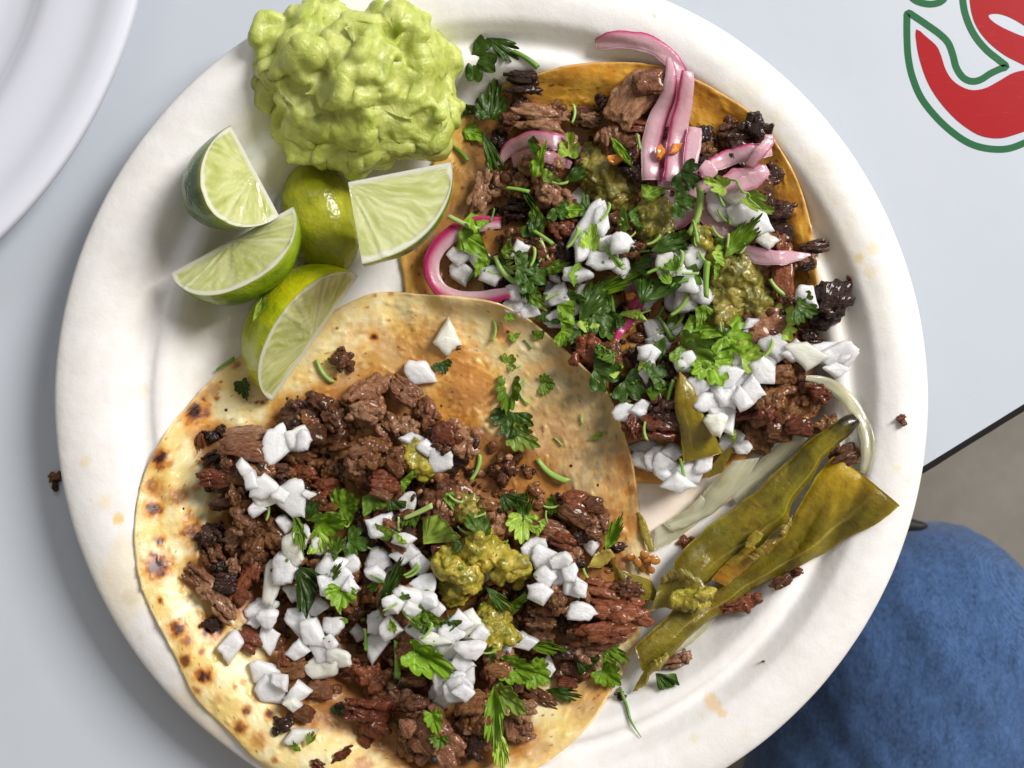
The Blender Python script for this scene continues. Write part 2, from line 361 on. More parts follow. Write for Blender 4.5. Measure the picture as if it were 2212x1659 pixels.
def normals(V, F):
    n = np.cross(V[F[:, 1]]-V[F[:, 0]], V[F[:, 2]]-V[F[:, 0]]); N = np.zeros_like(V)
    for k in range(F.shape[1]):
        for d in range(3): N[:, d] += np.bincount(F[:, k], n[:, d], len(V))
    return N/np.maximum(np.linalg.norm(N, axis=1), 1e-9)[:, None]

# ------------------------------------------------------------------ the setting: floor, table, plates, knee
fl = obj('floor', make_mesh('floor', [(-300, -300, -74), (300, -300, -74), (300, 300, -74), (-300, 300, -74)], [[0, 1, 2, 3]], mat=M['floor'])); tag(fl, kind='structure')
e0 = np.array(W(2212, 875)); e1 = np.array(W(2005, 1003)); ed = (e1-e0)/np.linalg.norm(e1-e0); en = np.array([-ed[1], ed[0]])
if en @ (np.array([0, 0]) - e0) < 0: en = -en          # points into the table
tbl = empty('table', (*(e0 + en*38), -74), 'white laminate cafe table with a black edge and red and green print', 'table')
T0 = np.array([*(e0 + en*38), -74])
def tl(p): return np.asarray(p, float) - T0
def slab(p0, d, nrm, l0, l1, w0, w1, z0, z1, rr=0.0):
    q = [p0 + d*a + nrm*b for a, b in ((l0, w0), (l1, w0), (l1, w1), (l0, w1))]
    V = [(*p, z) for z in (z0, z1) for p in q]; return np.array(V), [[3, 2, 1, 0], [4, 5, 6, 7], [0, 1, 5, 4], [1, 2, 6, 5], [2, 3, 7, 6], [3, 0, 4, 7]]
v, f = slab(e0, ed, en, -55, 75, 0, 76, -2.6, 0.0)
me = make_mesh('table_top', v - T0, f, mat=M['table'], smooth=False); obj('table_top', me, tbl)
# rounded black edging, a tube section along the near long side
K = 9; N_ = 260; ang = np.linspace(-math.pi/2, math.pi/2, K); s = np.linspace(-55, 75, N_)
wob = .035*fbm(np.stack([s*1.3, s*0, s*0], 1), 3)
V = []
for i, q in enumerate(s):
    for a in ang:
        off = (.26+wob[i])*math.cos(a); zz = -1.3 + 1.31*np.sign(math.sin(a))*abs(math.sin(a))**.35
        p = e0 + ed*q - en*off + en*(.03 if abs(math.sin(a)) > .99 else 0); V.append((*p, zz))
obj('edge_band', make_mesh('edge_band', np.array(V) - T0, grid_faces(N_, K), mat=M['band']), tbl)
v, f = slab(e0 + en*38 + ed*10, ed, en, -3, 3, -3, 3, -73, -2.61); obj('pedestal', make_mesh('pedestal', v - T0, f, mat=M['band'], smooth=False), tbl)
v, f = slab(e0 + en*38 + ed*10, ed, en, -26, 26, -26, 26, -73.98, -73); obj('pedestal_foot', make_mesh('pedestal_foot', v - T0, f, mat=M['band'], smooth=False), tbl)
def flat(name, outer, holes, mat, z):
    loops = [[Vector((*W(*p, 0), 0)) for p in L] for L in [outer] + holes]
    tri = tessellate_polygon(loops); V = np.array([list(v) for L in loops for v in L]); V[:, 2] = z
    F = np.array(tri); n = np.cross(V[F[:, 1]]-V[F[:, 0]], V[F[:, 2]]-V[F[:, 0]])[:, 2]; F[n < 0] = F[n < 0][:, ::-1]
    return obj(name, make_mesh(name, V - T0, F, mat=mat, smooth=False), tbl)
def stroke(name, pts, w, mat, z, closed=False, n=160):
    P = resample([(*W(*p, 0), 0) for p in pts], n, closed)[:, :2]
    d = np.roll(P, -1, 0) - np.roll(P, 1, 0)
    if not closed: d[0] = P[1]-P[0]; d[-1] = P[-1]-P[-2]
    d /= np.linalg.norm(d, axis=1)[:, None]; nn = np.stack([-d[:, 1], d[:, 0]], 1)
    V = np.concatenate([np.c_[P + nn*w/2, np.full(n, z)], np.c_[P - nn*w/2, np.full(n, z)]]); i = np.arange(n if closed else n-1); j = (i+1) % n
    return obj(name, make_mesh(name, V - T0, np.stack([i+n, j+n, j, i], 1), mat=mat, smooth=False), tbl)
def rs(c, pts, n=90): return [tuple(p) for p in resample(cpl(c, pts), n, True)]
flat('red_print', rs('G', [(1556, 178), (1615, 222), (1680, 280), (1708, 340), (1738, 430), (1790, 500), (1880, 546), (1970, 538), (2060, 492), (2150, 442), (2260, 425), (2420, 440), (2500, 560), (2430, 700), (2290, 770), (2150, 822), (2060, 842), (1960, 830), (1880, 790), (1790, 720), (1700, 620), (1630, 510), (1585, 390), (1560, 280)]), [], M['red'], .012)
flat('red_print', rs('G', [(1884, -60), (1886, 40), (1915, 145), (1975, 235), (2060, 312), (2150, 366), (2280, 410), (2420, 330), (2480, 120), (2400, -120), (2100, -180), (1930, -140)]),
     [rs('G', [(1996, 92), (2050, 84), (2120, 104), (2200, 148), (2270, 200), (2290, 235), (2210, 222), (2120, 186), (2050, 150), (2008, 118)], 40)], M['red'], .012)
stroke('green_print', cpl('G', [(1500, 90), (1500, 220), (1508, 350), (1534, 470), (1590, 600), (1690, 725), (1800, 822), (1900, 880), (2010, 906), (2120, 903), (2230, 862), (2330, 810), (2480, 740)]), .157*1.35, M['green'], .008)
stroke('green_print', cpl('G', [(1498, 100), (1508, 78), (1540, 96), (1620, 150), (1700, 208), (1750, 260), (1778, 330), (1800, 410), (1840, 470), (1890, 494), (1945, 486), (2010, 446), (2070, 418), (2104, 404), (2060, 366), (1980, 300), (1905, 205), (1856, 90), (1838, -20), (1840, -120)]), .157*1.35, M['green'], .010)
stroke('green_print', cpl('G', [(1500, -50), (1545, -2), (1600, 20), (1660, 24), (1715, 4), (1750, -50)]), .157*1.35, M['green'], .009)

def stains(X, Y, base, lst):
    c = np.broadcast_to(np.array(base), X.shape + (3,)).copy(); w1 = fbm(np.stack([X*1.6, Y*1.6, X*0], -1), 4); w2 = fbm(np.stack([X*1.6, Y*1.6, X*0+9], -1), 4)
    for (px, py, r, col, k) in lst:
        x, y = W(px, py, 1.6); d = np.hypot(X + .35*w1*r - x, Y + .35*w2*r - y)/r
        c = mixc(c, col, k*sstep(1.1, .55, d + .5*w1))
    return c
# near plate
nr, na = 330, 720; pr = resample(PROF, nr); th = np.linspace(0, 2*math.pi, na, endpoint=False)
Rg = pr[:, 0][:, None]*np.ones(na); X = PCX + Rg*np.cos(th); Y = PCY + Rg*np.sin(th)
Z = plate_z(X, Y); Z[Rg > 12.92] = np.interp(Rg[Rg > 12.92], _pr[:, 0], _pr[:, 1])
Z = Z + .012*fbm(np.stack([X*.6, Y*.6, X*0], -1), 3)
wav = 1 + .0012*fbm(np.stack([np.cos(th)*4, np.sin(th)*4, th*0], -1), 3)
X = PCX + (X-PCX)*wav; Y = PCY + (Y-PCY)*wav
oil = (.86, .60, .22); fat = (.86, .74, .50)
sl = [(1700, 480, 2.6, (.88, .72, .42), .22), (1590, 250, 1.6, (.88, .74, .45), .25), (1790, 640, 2.0, (.88, .76, .5), .15), (1440, 1080, 1.8, (.92, .68, .42), .42), (560, 700, 2.6, (.92, .84, .68), .22),
      (690, 1500, 1.6, (.90, .72, .34), .35), (300, 1250, 1.4, (.9, .72, .36), .35), (420, 1560, 1.5, (.9, .70, .32), .3),
      (1880, 540, .22, fat, .75), (1872, 590, .2, fat, .7), (1850, 560, .14, (.8, .62, .25), .7), (1760, 470, .1, fat, .6), (1785, 466, .1, fat, .6), (1765, 835, .12, (.9, .7, .3), .8),
      (190, 1000, .2, fat, .7), (235, 1080, .3, fat, .6), (260, 1120, .16, (.8, .55, .15), .8), (205, 1075, .07, (.6, .4, .08), .9), (285, 1285, .3, (.72, .62, .44), .6), (310, 1375, .16, (.78, .68, .5), .55), (300, 840, .22, fat, .4),
      (1540, 1520, .26, (.88, .66, .40), .85), (1556, 1536, .14, (.86, .6, .3), .8), (1512, 1545, .1, fat, .6), (1498, 1590, .16, fat, .5), (1600, 1580, .2, fat, .3), (1930, 1010, .1, (.9, .75, .3), .7), (1815, 30, .1, fat, .5), (1410, 40, .07, (.6, .45, .25), .7)]
pc = stains(X, Y, (.86, .845, .825), sl)
top = np.stack([X, Y, Z], -1).reshape(-1, 3)
# underside
pr2 = np.array([(13.0, 1.58), (12.9, 1.60), (12.0, 1.78), (11.5, 1.4), (10.95, .8), (10.5, .5), (9.85, .16), (9.2, .02), (8.6, .02), (8.4, .06), (0.01, .06)]); R2 = pr2[:, 0][:, None]*np.ones(na)
bot = np.stack([PCX + R2*np.cos(th)*wav, PCY + R2*np.sin(th)*wav, pr2[:, 1][:, None]*np.ones(na)], -1).reshape(-1, 3)
V = np.concatenate([top, bot]); F = [grid_faces(nr, na, True, flip=False), grid_faces(len(pr2), na, True, off=nr*na)]
o0 = (nr-1)*na; j = np.arange(na); jn = (j+1) % na; F.append(np.stack([o0+j, o0+jn, nr*na+jn, nr*na+j], 1))
F = [np.concatenate(F)]
plate = obj('paper_plate', make_mesh('paper_plate', V, F, np.concatenate([pc.reshape(-1, 3), np.tile((.86, .845, .825), (len(bot), 1))]), M['plate']))
tag(plate, 'round white moulded fibre plate with ribbed rim carrying the two tacos', 'plate')
# neighbouring glazed plate
def revolve(name, prof, cx, cy, mat, na=256, n=120):
    P = resample(prof, n); th = np.linspace(0, 2*math.pi, na, endpoint=False)
    V = np.stack([cx + P[:, :1]*np.cos(th), cy + P[:, :1]*np.sin(th), P[:, 1:2]*np.ones(na)], -1).reshape(-1, 3)
    return make_mesh(name, V, grid_faces(n, na, True), mat=mat)
cx, cy = W(-717, -243, 1.6); RR = 1043*KPX*(CAM_H-1.6)/(CAM_H-2)
gp = obj('glazed_plate', revolve('glazed_plate', [(0.01, .5), (9, .5), (10.3, .55), (11.0, .75), (11.5, 1.1), (12.0, 1.22), (13.0, 1.34), (13.7, 1.62), (RR-.16, 1.66), (RR, 1.58), (RR, 1.46), (RR-.2, 1.40), (13.4, 1.3), (11.5, .9), (9.8, .1), (9.4, 0.004), (9.0, .1), (0.01, .2)], cx, cy, M['glaze']))
tag(gp, 'glossy white glazed plate standing on the table beyond the upper left rim', 'plate')
# knee in blue jeans under the table edge
def P3(px, py, z): return (*W(px, py, z), z)
ks = []
kp = [P3(1975, 1412, -20.5), P3(1968, 1560, -21), P3(1925, 1800, -22.5), P3(1860, 2200, -24.5), P3(1800, 2700, -27)]; kr = [6.2, 6.8, 7.6, 8.6, 9.4]
for a in range(len(kp)-1):
    for t_ in np.linspace(0, 1, 7):
        p = np.array(kp[a])*(1-t_) + np.array(kp[a+1])*t_; r = kr[a]*(1-t_) + kr[a+1]*t_; ks.append((*p, r, r, r*.92))
for t_ in np.linspace(0, 1, 16):
    p = np.array(kp[0])*(1-t_) + np.array(P3(1800, 1500, -66))*t_; r = 6.1*(1-t_) + 4.6*t_; ks.append((*p, r, r, r))
V, F = blob_mesh(ks, .45, 10, 3); N = normals(V, F)
wv_ = V + .8*np.stack([fbm(V*.2, 2), fbm(V*.2, 2, 9.), 0*V[:, 0]], 1)
V = V + N*(.32*ridged(np.stack([wv_[:, 0]*.30 + wv_[:, 1]*.16, wv_[:, 1]*.06, V[:, 2]*.06], 1), 3) + .12*fbm(V*.6, 4))[:, None]
per = empty('person', (kp[0][0], kp[0][1], -66), 'seated person of whom one knee in faded blue jeans shows beside the table edge', 'person')
obj('trouser_leg', make_mesh('trouser_leg', V - np.array([kp[0][0], kp[0][1], -66]), F, mat=M['denim']), per)
V, F = blob_mesh([(*P3(1976, 1136, -15.6), .6, .24, .3), (*P3(1958, 1134, -15.6), .7, .3, .3)], .08, 2); 
tag(obj('black_object', make_mesh('black_object', V, F, mat=M['black'])), 'small unidentified black object at the top of the blue knee', 'black_object')  # dark spot beside the knee, built as a black solid of unknown kind

def stampV(V, rr=.06):
    i = ((V[:, 0]-GX0)/GS).astype(int); j = ((V[:, 1]-GY0)/GS).astype(int)
    for di in (-1, 0, 1):
        for dj in (-1, 0, 1):
            ii = np.clip(i+di, 0, GNX-1); jj = np.clip(j+dj, 0, GNY-1); np.maximum.at(H, (ii, jj), V[:, 2])
# ------------------------------------------------------------------ tortillas
def tortilla(name, label, cen, out, mat, colf, drape, thick=.16, nr=170, na=420, extra=None, group=None):
    out = resample([(*p, 0) for p in out], na, True)[:, :2]; q = np.linspace(0, 1, nr)[:, None]
    px = cen[0] + (out[:, 0]-cen[0])*q; py = cen[1] + (out[:, 1]-cen[1])*q
    Hs = blur(H, drape); Hm = np.maximum(blur(np.maximum(H, Hs), drape*.4), Hs)
    z = np.full(px.shape, 1.0)
    for _ in range(3):
        s = KPX*(CAM_H-z)/(CAM_H-2); X = (px-1106)*s; Y = -(py-829.5)*s; z = hs(X, Y, Hm) + thick
    if extra is not None: z = z + extra(px, py)
    z = np.maximum(z, hs(X, Y) + .03)
    for _ in range(2): z[1:-1] = .5*z[1:-1] + .25*(z[:-2] + z[2:])
    bub = fbm(np.stack([X*1.1, Y*1.1, X*0], -1), 4, 3.3); pim = np.clip(fbm(np.stack([X*3.4, Y*3.4, X*0], -1), 2, 8.)-.25, 0, 1)
    z = z + .07*bub*(q < 1) + .10*pim
    edge = 1 + 0*q; zt = z.copy(); zt[-1] -= thick*.6; zt[-2] -= thick*.12
    c = colf(px, py, X, Y, q*np.ones(na), bub)
    top = np.stack([X, Y, zt], -1).reshape(-1, 3); bt = np.stack([X, Y, z - thick], -1)[::6]; nb = bt.shape[0]; bt = np.vstack([bt.reshape(-1, 3), np.stack([X[-1], Y[-1], z[-1]-thick], 1)])
    nb += 1; o0 = nr*na; j = np.arange(na); jn = (j+1) % na; e1_ = (nr-1)*na; e2_ = o0 + (nb-1)*na
    F = np.concatenate([grid_faces(nr, na, True, flip=True), grid_faces(nb, na, True, off=o0), np.stack([e1_+j, e1_+jn, e2_+jn, e2_+j], 1)])
    cb = np.tile(c[-1].mean(0), (len(bt), 1))
    me = make_mesh(name, np.vstack([top, bt]), F, np.vstack([c.reshape(-1, 3), cb]), mat)
    o = obj(name, me); tag(o, label, 'tortilla', group)
    i = ((X-GX0)/GS).astype(int).ravel(); jj = ((Y-GY0)/GS).astype(int).ravel(); np.maximum.at(H, (np.clip(i, 0, GNX-1), np.clip(jj, 0, GNY-1)), zt.ravel())
    for di, dj in ((1, 0), (-1, 0), (0, 1), (0, -1)): np.maximum.at(H, (np.clip(i+di, 0, GNX-1), np.clip(jj+dj, 0, GNY-1)), zt.ravel()-.03)
    return o
def pdist(px, py, poly):
    P = resample([(*p, 0) for p in poly], 160, True)[:, :2]; d = np.full(px.shape, 1e9)
    for x, y in P: d = np.minimum(d, np.hypot(px-x, py-y))
    return np.where(inpoly(px, py, poly), -d, d)
BM = [(1010, 260), (1090, 170), (1160, 190), (1230, 240), (1330, 235), (1420, 210), (1500, 300), (1600, 270), (1670, 330), (1700, 470), (1740, 560), (1770, 700), (1790, 780), (1750, 900), (1800, 960), (1700, 960), (1620, 950), (1500, 990), (1380, 900), (1290, 800), (1210, 740), (1130, 650), (1000, 620), (890, 570), (970, 440)]
FM = [(430, 930), (560, 930), (640, 860), (760, 830), (900, 850), (1050, 930), (1150, 970), (1220, 1040), (1310, 1130), (1370, 1230), (1380, 1370), (1280, 1430), (1170, 1480), (1130, 1620), (1000, 1680), (880, 1660), (760, 1580), (620, 1540), (590, 1460), (560, 1380), (480, 1310), (420, 1250), (440, 1150), (520, 1080), (440, 1020)]
def front_col(px, py, X, Y, q, bub):
    w = fbm(np.stack([X*.9, Y*.9, X*0], -1), 4, 1.); w2 = fbm(np.stack([X*3, Y*3, X*0], -1), 3, 2.)
    c = mixc((.83, .63, .26), (.86, .76, .46), sstep(-.4, .5, w+.4*w2)); c = mixc(c, (.78, .56, .13), .5*sstep(.15, .6, -w + .5*w2))
    c = mixc(c, (.50, .40, .22), .8*sstep(.15, .65, (px-850)/520 - (py-700)/1500 + .2*w)*sstep(1400, 1000, py))      # thin oil-soaked side over the other taco
    c = mixc(c, (.33, .27, .16), .75*sstep(0, .3, w2 + .12)*sstep(1060, 1220, px)*sstep(1280, 1100, py)*sstep(720, 800, py))
    c = mixc(c, (.62, .34, .08), .6*sstep(.1, .5, w - .1 + .25*w2)*sstep(1000, 850, py)*sstep(650, 760, px))
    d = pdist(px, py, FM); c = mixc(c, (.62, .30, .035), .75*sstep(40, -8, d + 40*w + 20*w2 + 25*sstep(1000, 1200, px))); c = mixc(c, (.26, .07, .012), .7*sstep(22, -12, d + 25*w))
    sp = [('D', 585, 825, 70, 1), ('D', 690, 680, 42, .5), ('D', 630, 745, 20, 1), ('D', 360, 1110, 52, 1), ('D', 475, 1350, 48, .6), ('D', 325, 1425, 46, 1), ('D', 545, 1480, 36, .6), ('D', 570, 1575, 62, .8), ('D', 360, 1625, 28, .7), ('D', 310, 1285, 44, .7), ('D', 430, 1150, 20, .5), ('D', 840, 535, 22, .7), ('D', 715, 740, 18, .7), ('D', 360, 1330, 50, .3), ('D', 585, 1295, 24, .4), ('D', 690, 1440, 20, .4),
          ('E', 190, 425, 70, 1), ('E', 520, 800, 62, 1), ('E', 310, 815, 46, 1), ('E', 360, 890, 34, .7), ('E', 465, 1100, 42, 1), ('E', 462, 952, 20, .7), ('E', 355, 1005, 34, .8), ('E', 420, 1190, 26, .7), ('E', 730, 1305, 28, .8), ('E', 870, 1335, 28, .8), ('E', 690, 1412, 34, .8), ('E', 800, 1490, 42, .5), ('E', 710, 1140, 18, .5), ('E', 780, 1240, 18, .5), ('E', 200, 275, 28, .9), ('E', 200, 640, 18, .8), ('E', 552, 1245, 26, .3), ('E', 655, 1165, 14, .6), ('E', 1440, 1640, 50, .5), ('E', 895, 1610, 18, .6), ('E', 120, 770, 14, .4), ('E', 430, 720, 14, .4),
          ('F', 930, 1540, 85, .35), ('F', 1270, 1240, 120, .38), ('F', 1330, 1190, 40, .4), ('P', 940, 745, 55, .42), ('P', 850, 785, 60, .36), ('P', 1010, 845, 50, .5), ('P', 765, 840, 55, .35), ('P', 1180, 960, 70, .3), ('P', 1300, 1120, 50, .35), ('P', 1350, 1020, 40, .35), ('C', 55, 775, 120, .4), ('C', 10, 650, 80, .4), ('C', 850, 1275, 34, .6), ('C', 720, 590, 36, .4), ('C', 220, 505, 36, .6), ('C', 830, 1140, 50, .35), ('C', 800, 1400, 60, .3), ('C', 850, 1430, 40, .5), ('D', 1460, 305, 8, 1), ('D', 1700, 100, 10, 1), ('D', 1800, 85, 16, 1), ('D', 1695, 358, 24, 1), ('D', 1785, 255, 8, .9), ('D', 1450, 620, 14, 1), ('D', 1000, 765, 12, 1), ('D', 965, 765, 8, 1), ('D', 1650, 175, 8, .9), ('D', 740, 640, 8, 1), ('D', 405, 988, 6, 1)]
    w3 = fbm(np.stack([X*5, Y*5, X*0], -1), 4, 6.)
    for cr, x, y, r, k in sp:
        x, y = cp(cr, x, y); r = r*cs(cr)*1.2; dd = np.hypot(px-x, py-y)/r + .55*w3 + .15*w2
        c = mixc(c, (.70, .33, .05), min(1, k*.95)*sstep(1.7, .9, dd)); c = mixc(c, (.30, .075, .012), k*sstep(1.1, .6, dd)); c = mixc(c, (.035, .008, .006), sstep(.5, 1, k)*sstep(.7, .3, dd + .3*w3))
    c = mixc(c, (.05, .02, .01), .8*sstep(.72, .80, fbm(np.stack([X*9, Y*9, X*0], -1), 2, 12.)))
    c = mixc(c, (.74, .52, .22), .5*sstep(.965, 1, q + .02*w))
    return c
def back_col(px, py, X, Y, q, bub):
    w = fbm(np.stack([X*.8, Y*.8, X*0], -1), 4, 21.); w2 = fbm(np.stack([X*3.5, Y*3.5, X*0], -1), 3, 2.)
    c = mixc((.62, .27, .018), (.86, .50, .065), sstep(-.5, .5, w + .5*w2)); c = mixc(c, (.40, .15, .015), .5*sstep(.1, .6, w2))
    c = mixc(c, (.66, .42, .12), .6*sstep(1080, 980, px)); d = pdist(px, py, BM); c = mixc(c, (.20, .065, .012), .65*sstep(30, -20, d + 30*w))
    c = mixc(c, (.12, .035, .01), .85*sstep(.52, .62, fbm(np.stack([X*7, Y*7, X*0], -1), 2, 5.))); c = mixc(c, (.70, .42, .14), .6*sstep(.97, 1, q + .015*w2)); return c
back_out = [(870, 600), (862, 520), (905, 420), (950, 320), (1010, 240), (1080, 185), (1170, 155), (1240, 137), (1330, 132), (1420, 140), (1500, 168), (1560, 200), (1620, 240), (1680, 310), (1725, 390), (1752, 480), (1764, 560), (1770, 660), (1765, 760), (1740, 840), (1700, 900), (1660, 950), (1600, 1000), (1530, 1030), (1440, 1045), (1350, 1040), (1200, 1020), (1050, 930), (940, 800), (885, 690)]
tortilla('tortilla', 'yellow oily corn tortilla under the upper right taco', (1330, 590), back_out, M['corn_tortilla'], back_col, .5)
# ------------------------------------------------------------------ loose pieces: masters that are copied
used = {}
def norm_mesh(V):
    V = V - (V.max(0)+V.min(0))/2; return V/((V.max(0)-V.min(0))/2)
MEATV = []
def meat_master(k, sub):
    V, F = ico(sub); r = np.random.default_rng(100+k); p = r.uniform(2.4, 5); V = V/((np.abs(V)**p).sum(1)**(1/p))[:, None]
    N0 = V/np.linalg.norm(V, axis=1)[:, None]; s = k*17.3
    V = V*(1 + .34*fbm(V*1.1, 3, s)[:, None]); V = V + N0*(.20*ridged(V*np.array([.8, 2.2, 2.2])*1.1, 3, s+5) + .13*ridged(V*3.1, 2, s+9) + .05*fbm(V*8, 3, s))[:, None]
    if k % 3 == 0: V = V + N0*(.12*np.round(2.5*fbm(V*1.6, 2, s+30))/2.5)[:, None]
    a = r.uniform(-.5, .5); V[:, 1] += .25*a*V[:, 0]**2*2; V[:, 2] += .2*V[:, 0]*r.uniform(-1, 1)
    return norm_mesh(V), F
def meat_blob(k):
    r = np.random.default_rng(900+k); sp = []; asp = r.uniform(.55, .95)
    if k % 2:   # bundle of torn fibres
        for _ in range(15):
            sp.append((r.uniform(-.3, .3), r.uniform(-.8, .8)*asp, r.uniform(-.35, .35), r.uniform(.45, .85), r.uniform(.12, .24), r.uniform(.12, .24), r.normal()*.16))
    else:       # crumbly lump
        for _ in range(24):
            q = r.normal(size=3); q /= np.linalg.norm(q); d = r.uniform(.25, .95)
            sp.append((q[0]*d, q[1]*d*asp, q[2]*d*.55, r.uniform(.14, .36), r.uniform(.13, .28), r.uniform(.13, .28), r.uniform(0, 3)))
        sp.append((0, 0, 0, .6, .6*asp, .4))
    V, F = blob_mesh(sp, .060, 1, 2); s = k*13.1; V = warp(V, .22, 1.3, s); V = warp(V, .07, 4., s); N = normals(V, F)
    st = np.array([1.0, 4.0, 4.0]) if k % 2 else np.array([2.2, 2.6, 2.6])
    V = V + N*(.075*ridged(V*st, 2, s) + .045*ridged(V*6.5, 2, s+4) + .05*fbm(V*3, 3, s))[:, None]; V[:, 2] += r.uniform(-.25, .25)*V[:, 0]**2
    return norm_mesh(V), F
for k in range(22): MEATV.append(meat_master(k, 4) if k % 7 == 3 else meat_blob(k))
ME = {}
def meat_me(kind, k):
    k %= 22
    if (kind, k) not in ME:
        V, F = MEATV[k]; ME[kind, k] = make_mesh('beef', V/CM*CM, F, mat=M[kind + '_beef'])
    return ME[kind, k]
def onion_master(k):
    r = np.random.default_rng(300+k); n = int(r.integers(4, 7)); a = np.sort(np.linspace(0, 2*math.pi, n, endpoint=False) + r.uniform(-.38, .38, n)); rd = r.uniform(.72, 1.1, n)
    C = np.stack([np.cos(a)*rd, np.sin(a)*rd], 1); m = 5; P = []; nt_ = r.uniform(-.14, .05, n)
    for i in range(n):
        for t_ in np.linspace(0, 1, m, endpoint=False): P.append((C[i]*(1-t_) + C[(i+1) % n]*t_)*(1 - nt_[i]*4*t_*(1-t_)))
    P = np.array(P)*(1 + .07*r.normal(size=(n*m, 1))*.5); N_ = len(P); rings = [0.02, .35, .68, .86, .96, 1.02, 1.03, .98, .88, .5, .02]; zs = [1, 1, .98, .9, .6, .2, -.3, -.75, -.95, -1, -1]
    sl = r.uniform(-.3, .3, 2); bend = r.uniform(-.5, .8); V = []
    for q, z in zip(rings, zs):
        x, y = P[:, 0]*q, P[:, 1]*q; zz = z*.9*(1 + .4*sl[0]*x) + bend*(x*x)*1.0 + .30*fbm(np.stack([x*1.6, y*1.6, x*0+z], 1), 3, k*3.)
        V.append(np.stack([x*(1+.12*z*sl[1]), y*(1-.1*z), zz], 1))
    V = np.vstack(V); F = grid_faces(len(rings), N_, True, flip=True); return norm_mesh(V), F
ONV = [onion_master(k) for k in range(20)]; OM = {}
def onion_me(k):
    k %= 20
    if k not in OM: OM[k] = make_mesh('onion_dice', ONV[k][0], ONV[k][1], mat=M['onion'], sharp=75)
    return OM[k]
LEAFC = [(.070, .150, .008), (.12, .22, .012), (.24, .35, .055), (.034, .078, .006)]
def leaf_geo(k, kind):
    r = np.random.default_rng(500+k); full = kind in ('full', 'small'); lobes = 3 if kind != 'frag' else 2; teeth = int(r.integers(2, 4)); span = rad(r.uniform(190, 250) if full else r.uniform(90, 150))
    nt = lobes*teeth*8+1; K = 12; th = np.linspace(-span/2, span/2, nt); t_ = (th/span+.5)*lobes; u = np.clip(t_ - np.floor(np.clip(t_, 0, lobes-1e-6)), 0, 1)
    lob = np.sin(math.pi*np.clip(u, .0, 1))**.55; R = 1 - r.uniform(.26, .50)*(1-lob); v = (u*teeth) % 1.0
    R = R*(.82+.18*np.cos(th)) - .13*(1 - np.minimum(v, 1-v)*2)**1.6*(.3+lob) + .05*r.normal(size=nt)*0
    if kind == 'cut' or kind == 'frag':
        for _ in range(2):
            t0 = r.uniform(-1.6, 1.6); d = r.uniform(.25, .6); cc = np.cos(th-t0); R = np.where(cc > .05, np.minimum(R, d/np.maximum(cc, .05)), R)
    q = np.linspace(0.0, 1, K)[:, None]; X = q*R*np.cos(th); Y = q*R*np.sin(th)
    if kind == 'strip': Y = Y*.42
    curl, fold, tw = r.uniform(-.35, .45), r.uniform(-.2, .45), r.uniform(-.3, .3)
    Z = curl*X*X + fold*np.abs(Y)*.8 + tw*X*Y + .14*fbm(np.stack([X*2, Y*2, X*0], -1), 3, k*7.) + .07*fbm(np.stack([X*6, Y*6, X*0], -1), 2, k*7.)*q + .10*(q**2)*np.sin(u*math.pi)[None, :]
    Z = Z - .05*np.exp(-((u-.5)/.05)**2)*q
    vein = np.maximum(np.exp(-((u-.5)/.035)**2)*sstep(1, .5, q), .7*np.exp(-((((u-.5)*2.2 - (q-.55)*1.2*np.sign(u-.5)) % .42 - .21)/.04)**2)*sstep(.1, .3, q)*sstep(1, .8, q)*.6)
    c0 = np.array(LEAFC[k % 4 if kind != 'frag' else int(r.integers(0, 4))]); c = mixc(c0*np.ones(X.shape+(3,)), np.minimum(c0*2.1+.03, .8), vein*.6)
    rag = c; T = np.stack([X, Y, Z], -1).reshape(-1, 3); B = T - np.array([0, 0, .022]); n0 = K*nt
    ring = np.concatenate([[0], (K-1)*nt + np.arange(nt), []]).astype(int)
    F = [grid_faces(K, nt, flip=True), grid_faces(K, nt, off=n0)]; e = (K-1)*nt + np.arange(nt-1); F.append(np.stack([e, e+1, e+1+n0, e+n0], 1))
    V = np.vstack([T, B]); c = np.vstack([c.reshape(-1, 3), np.minimum(c.reshape(-1, 3)*1.35+.01, 1)])
    if full or kind == 'stemmed':  # short stalk
        pass
    mn, mx = V.min(0), V.max(0); s = (mx-mn)[:2].max()/2; V = (V - (mn+mx)/2)/s; return V, np.concatenate(F), c
LM = {}
def leaf_me(k, kind):
    if (k, kind) not in LM:
        V, F, c = leaf_geo(k, kind); LM[k, kind] = (make_mesh('cilantro_leaf', V, F, c, M['leaf']), float(V[:, 2].max()-V[:, 2].min())/2, float(np.abs(V[:, 1]).max()))
    return LM[k, kind]
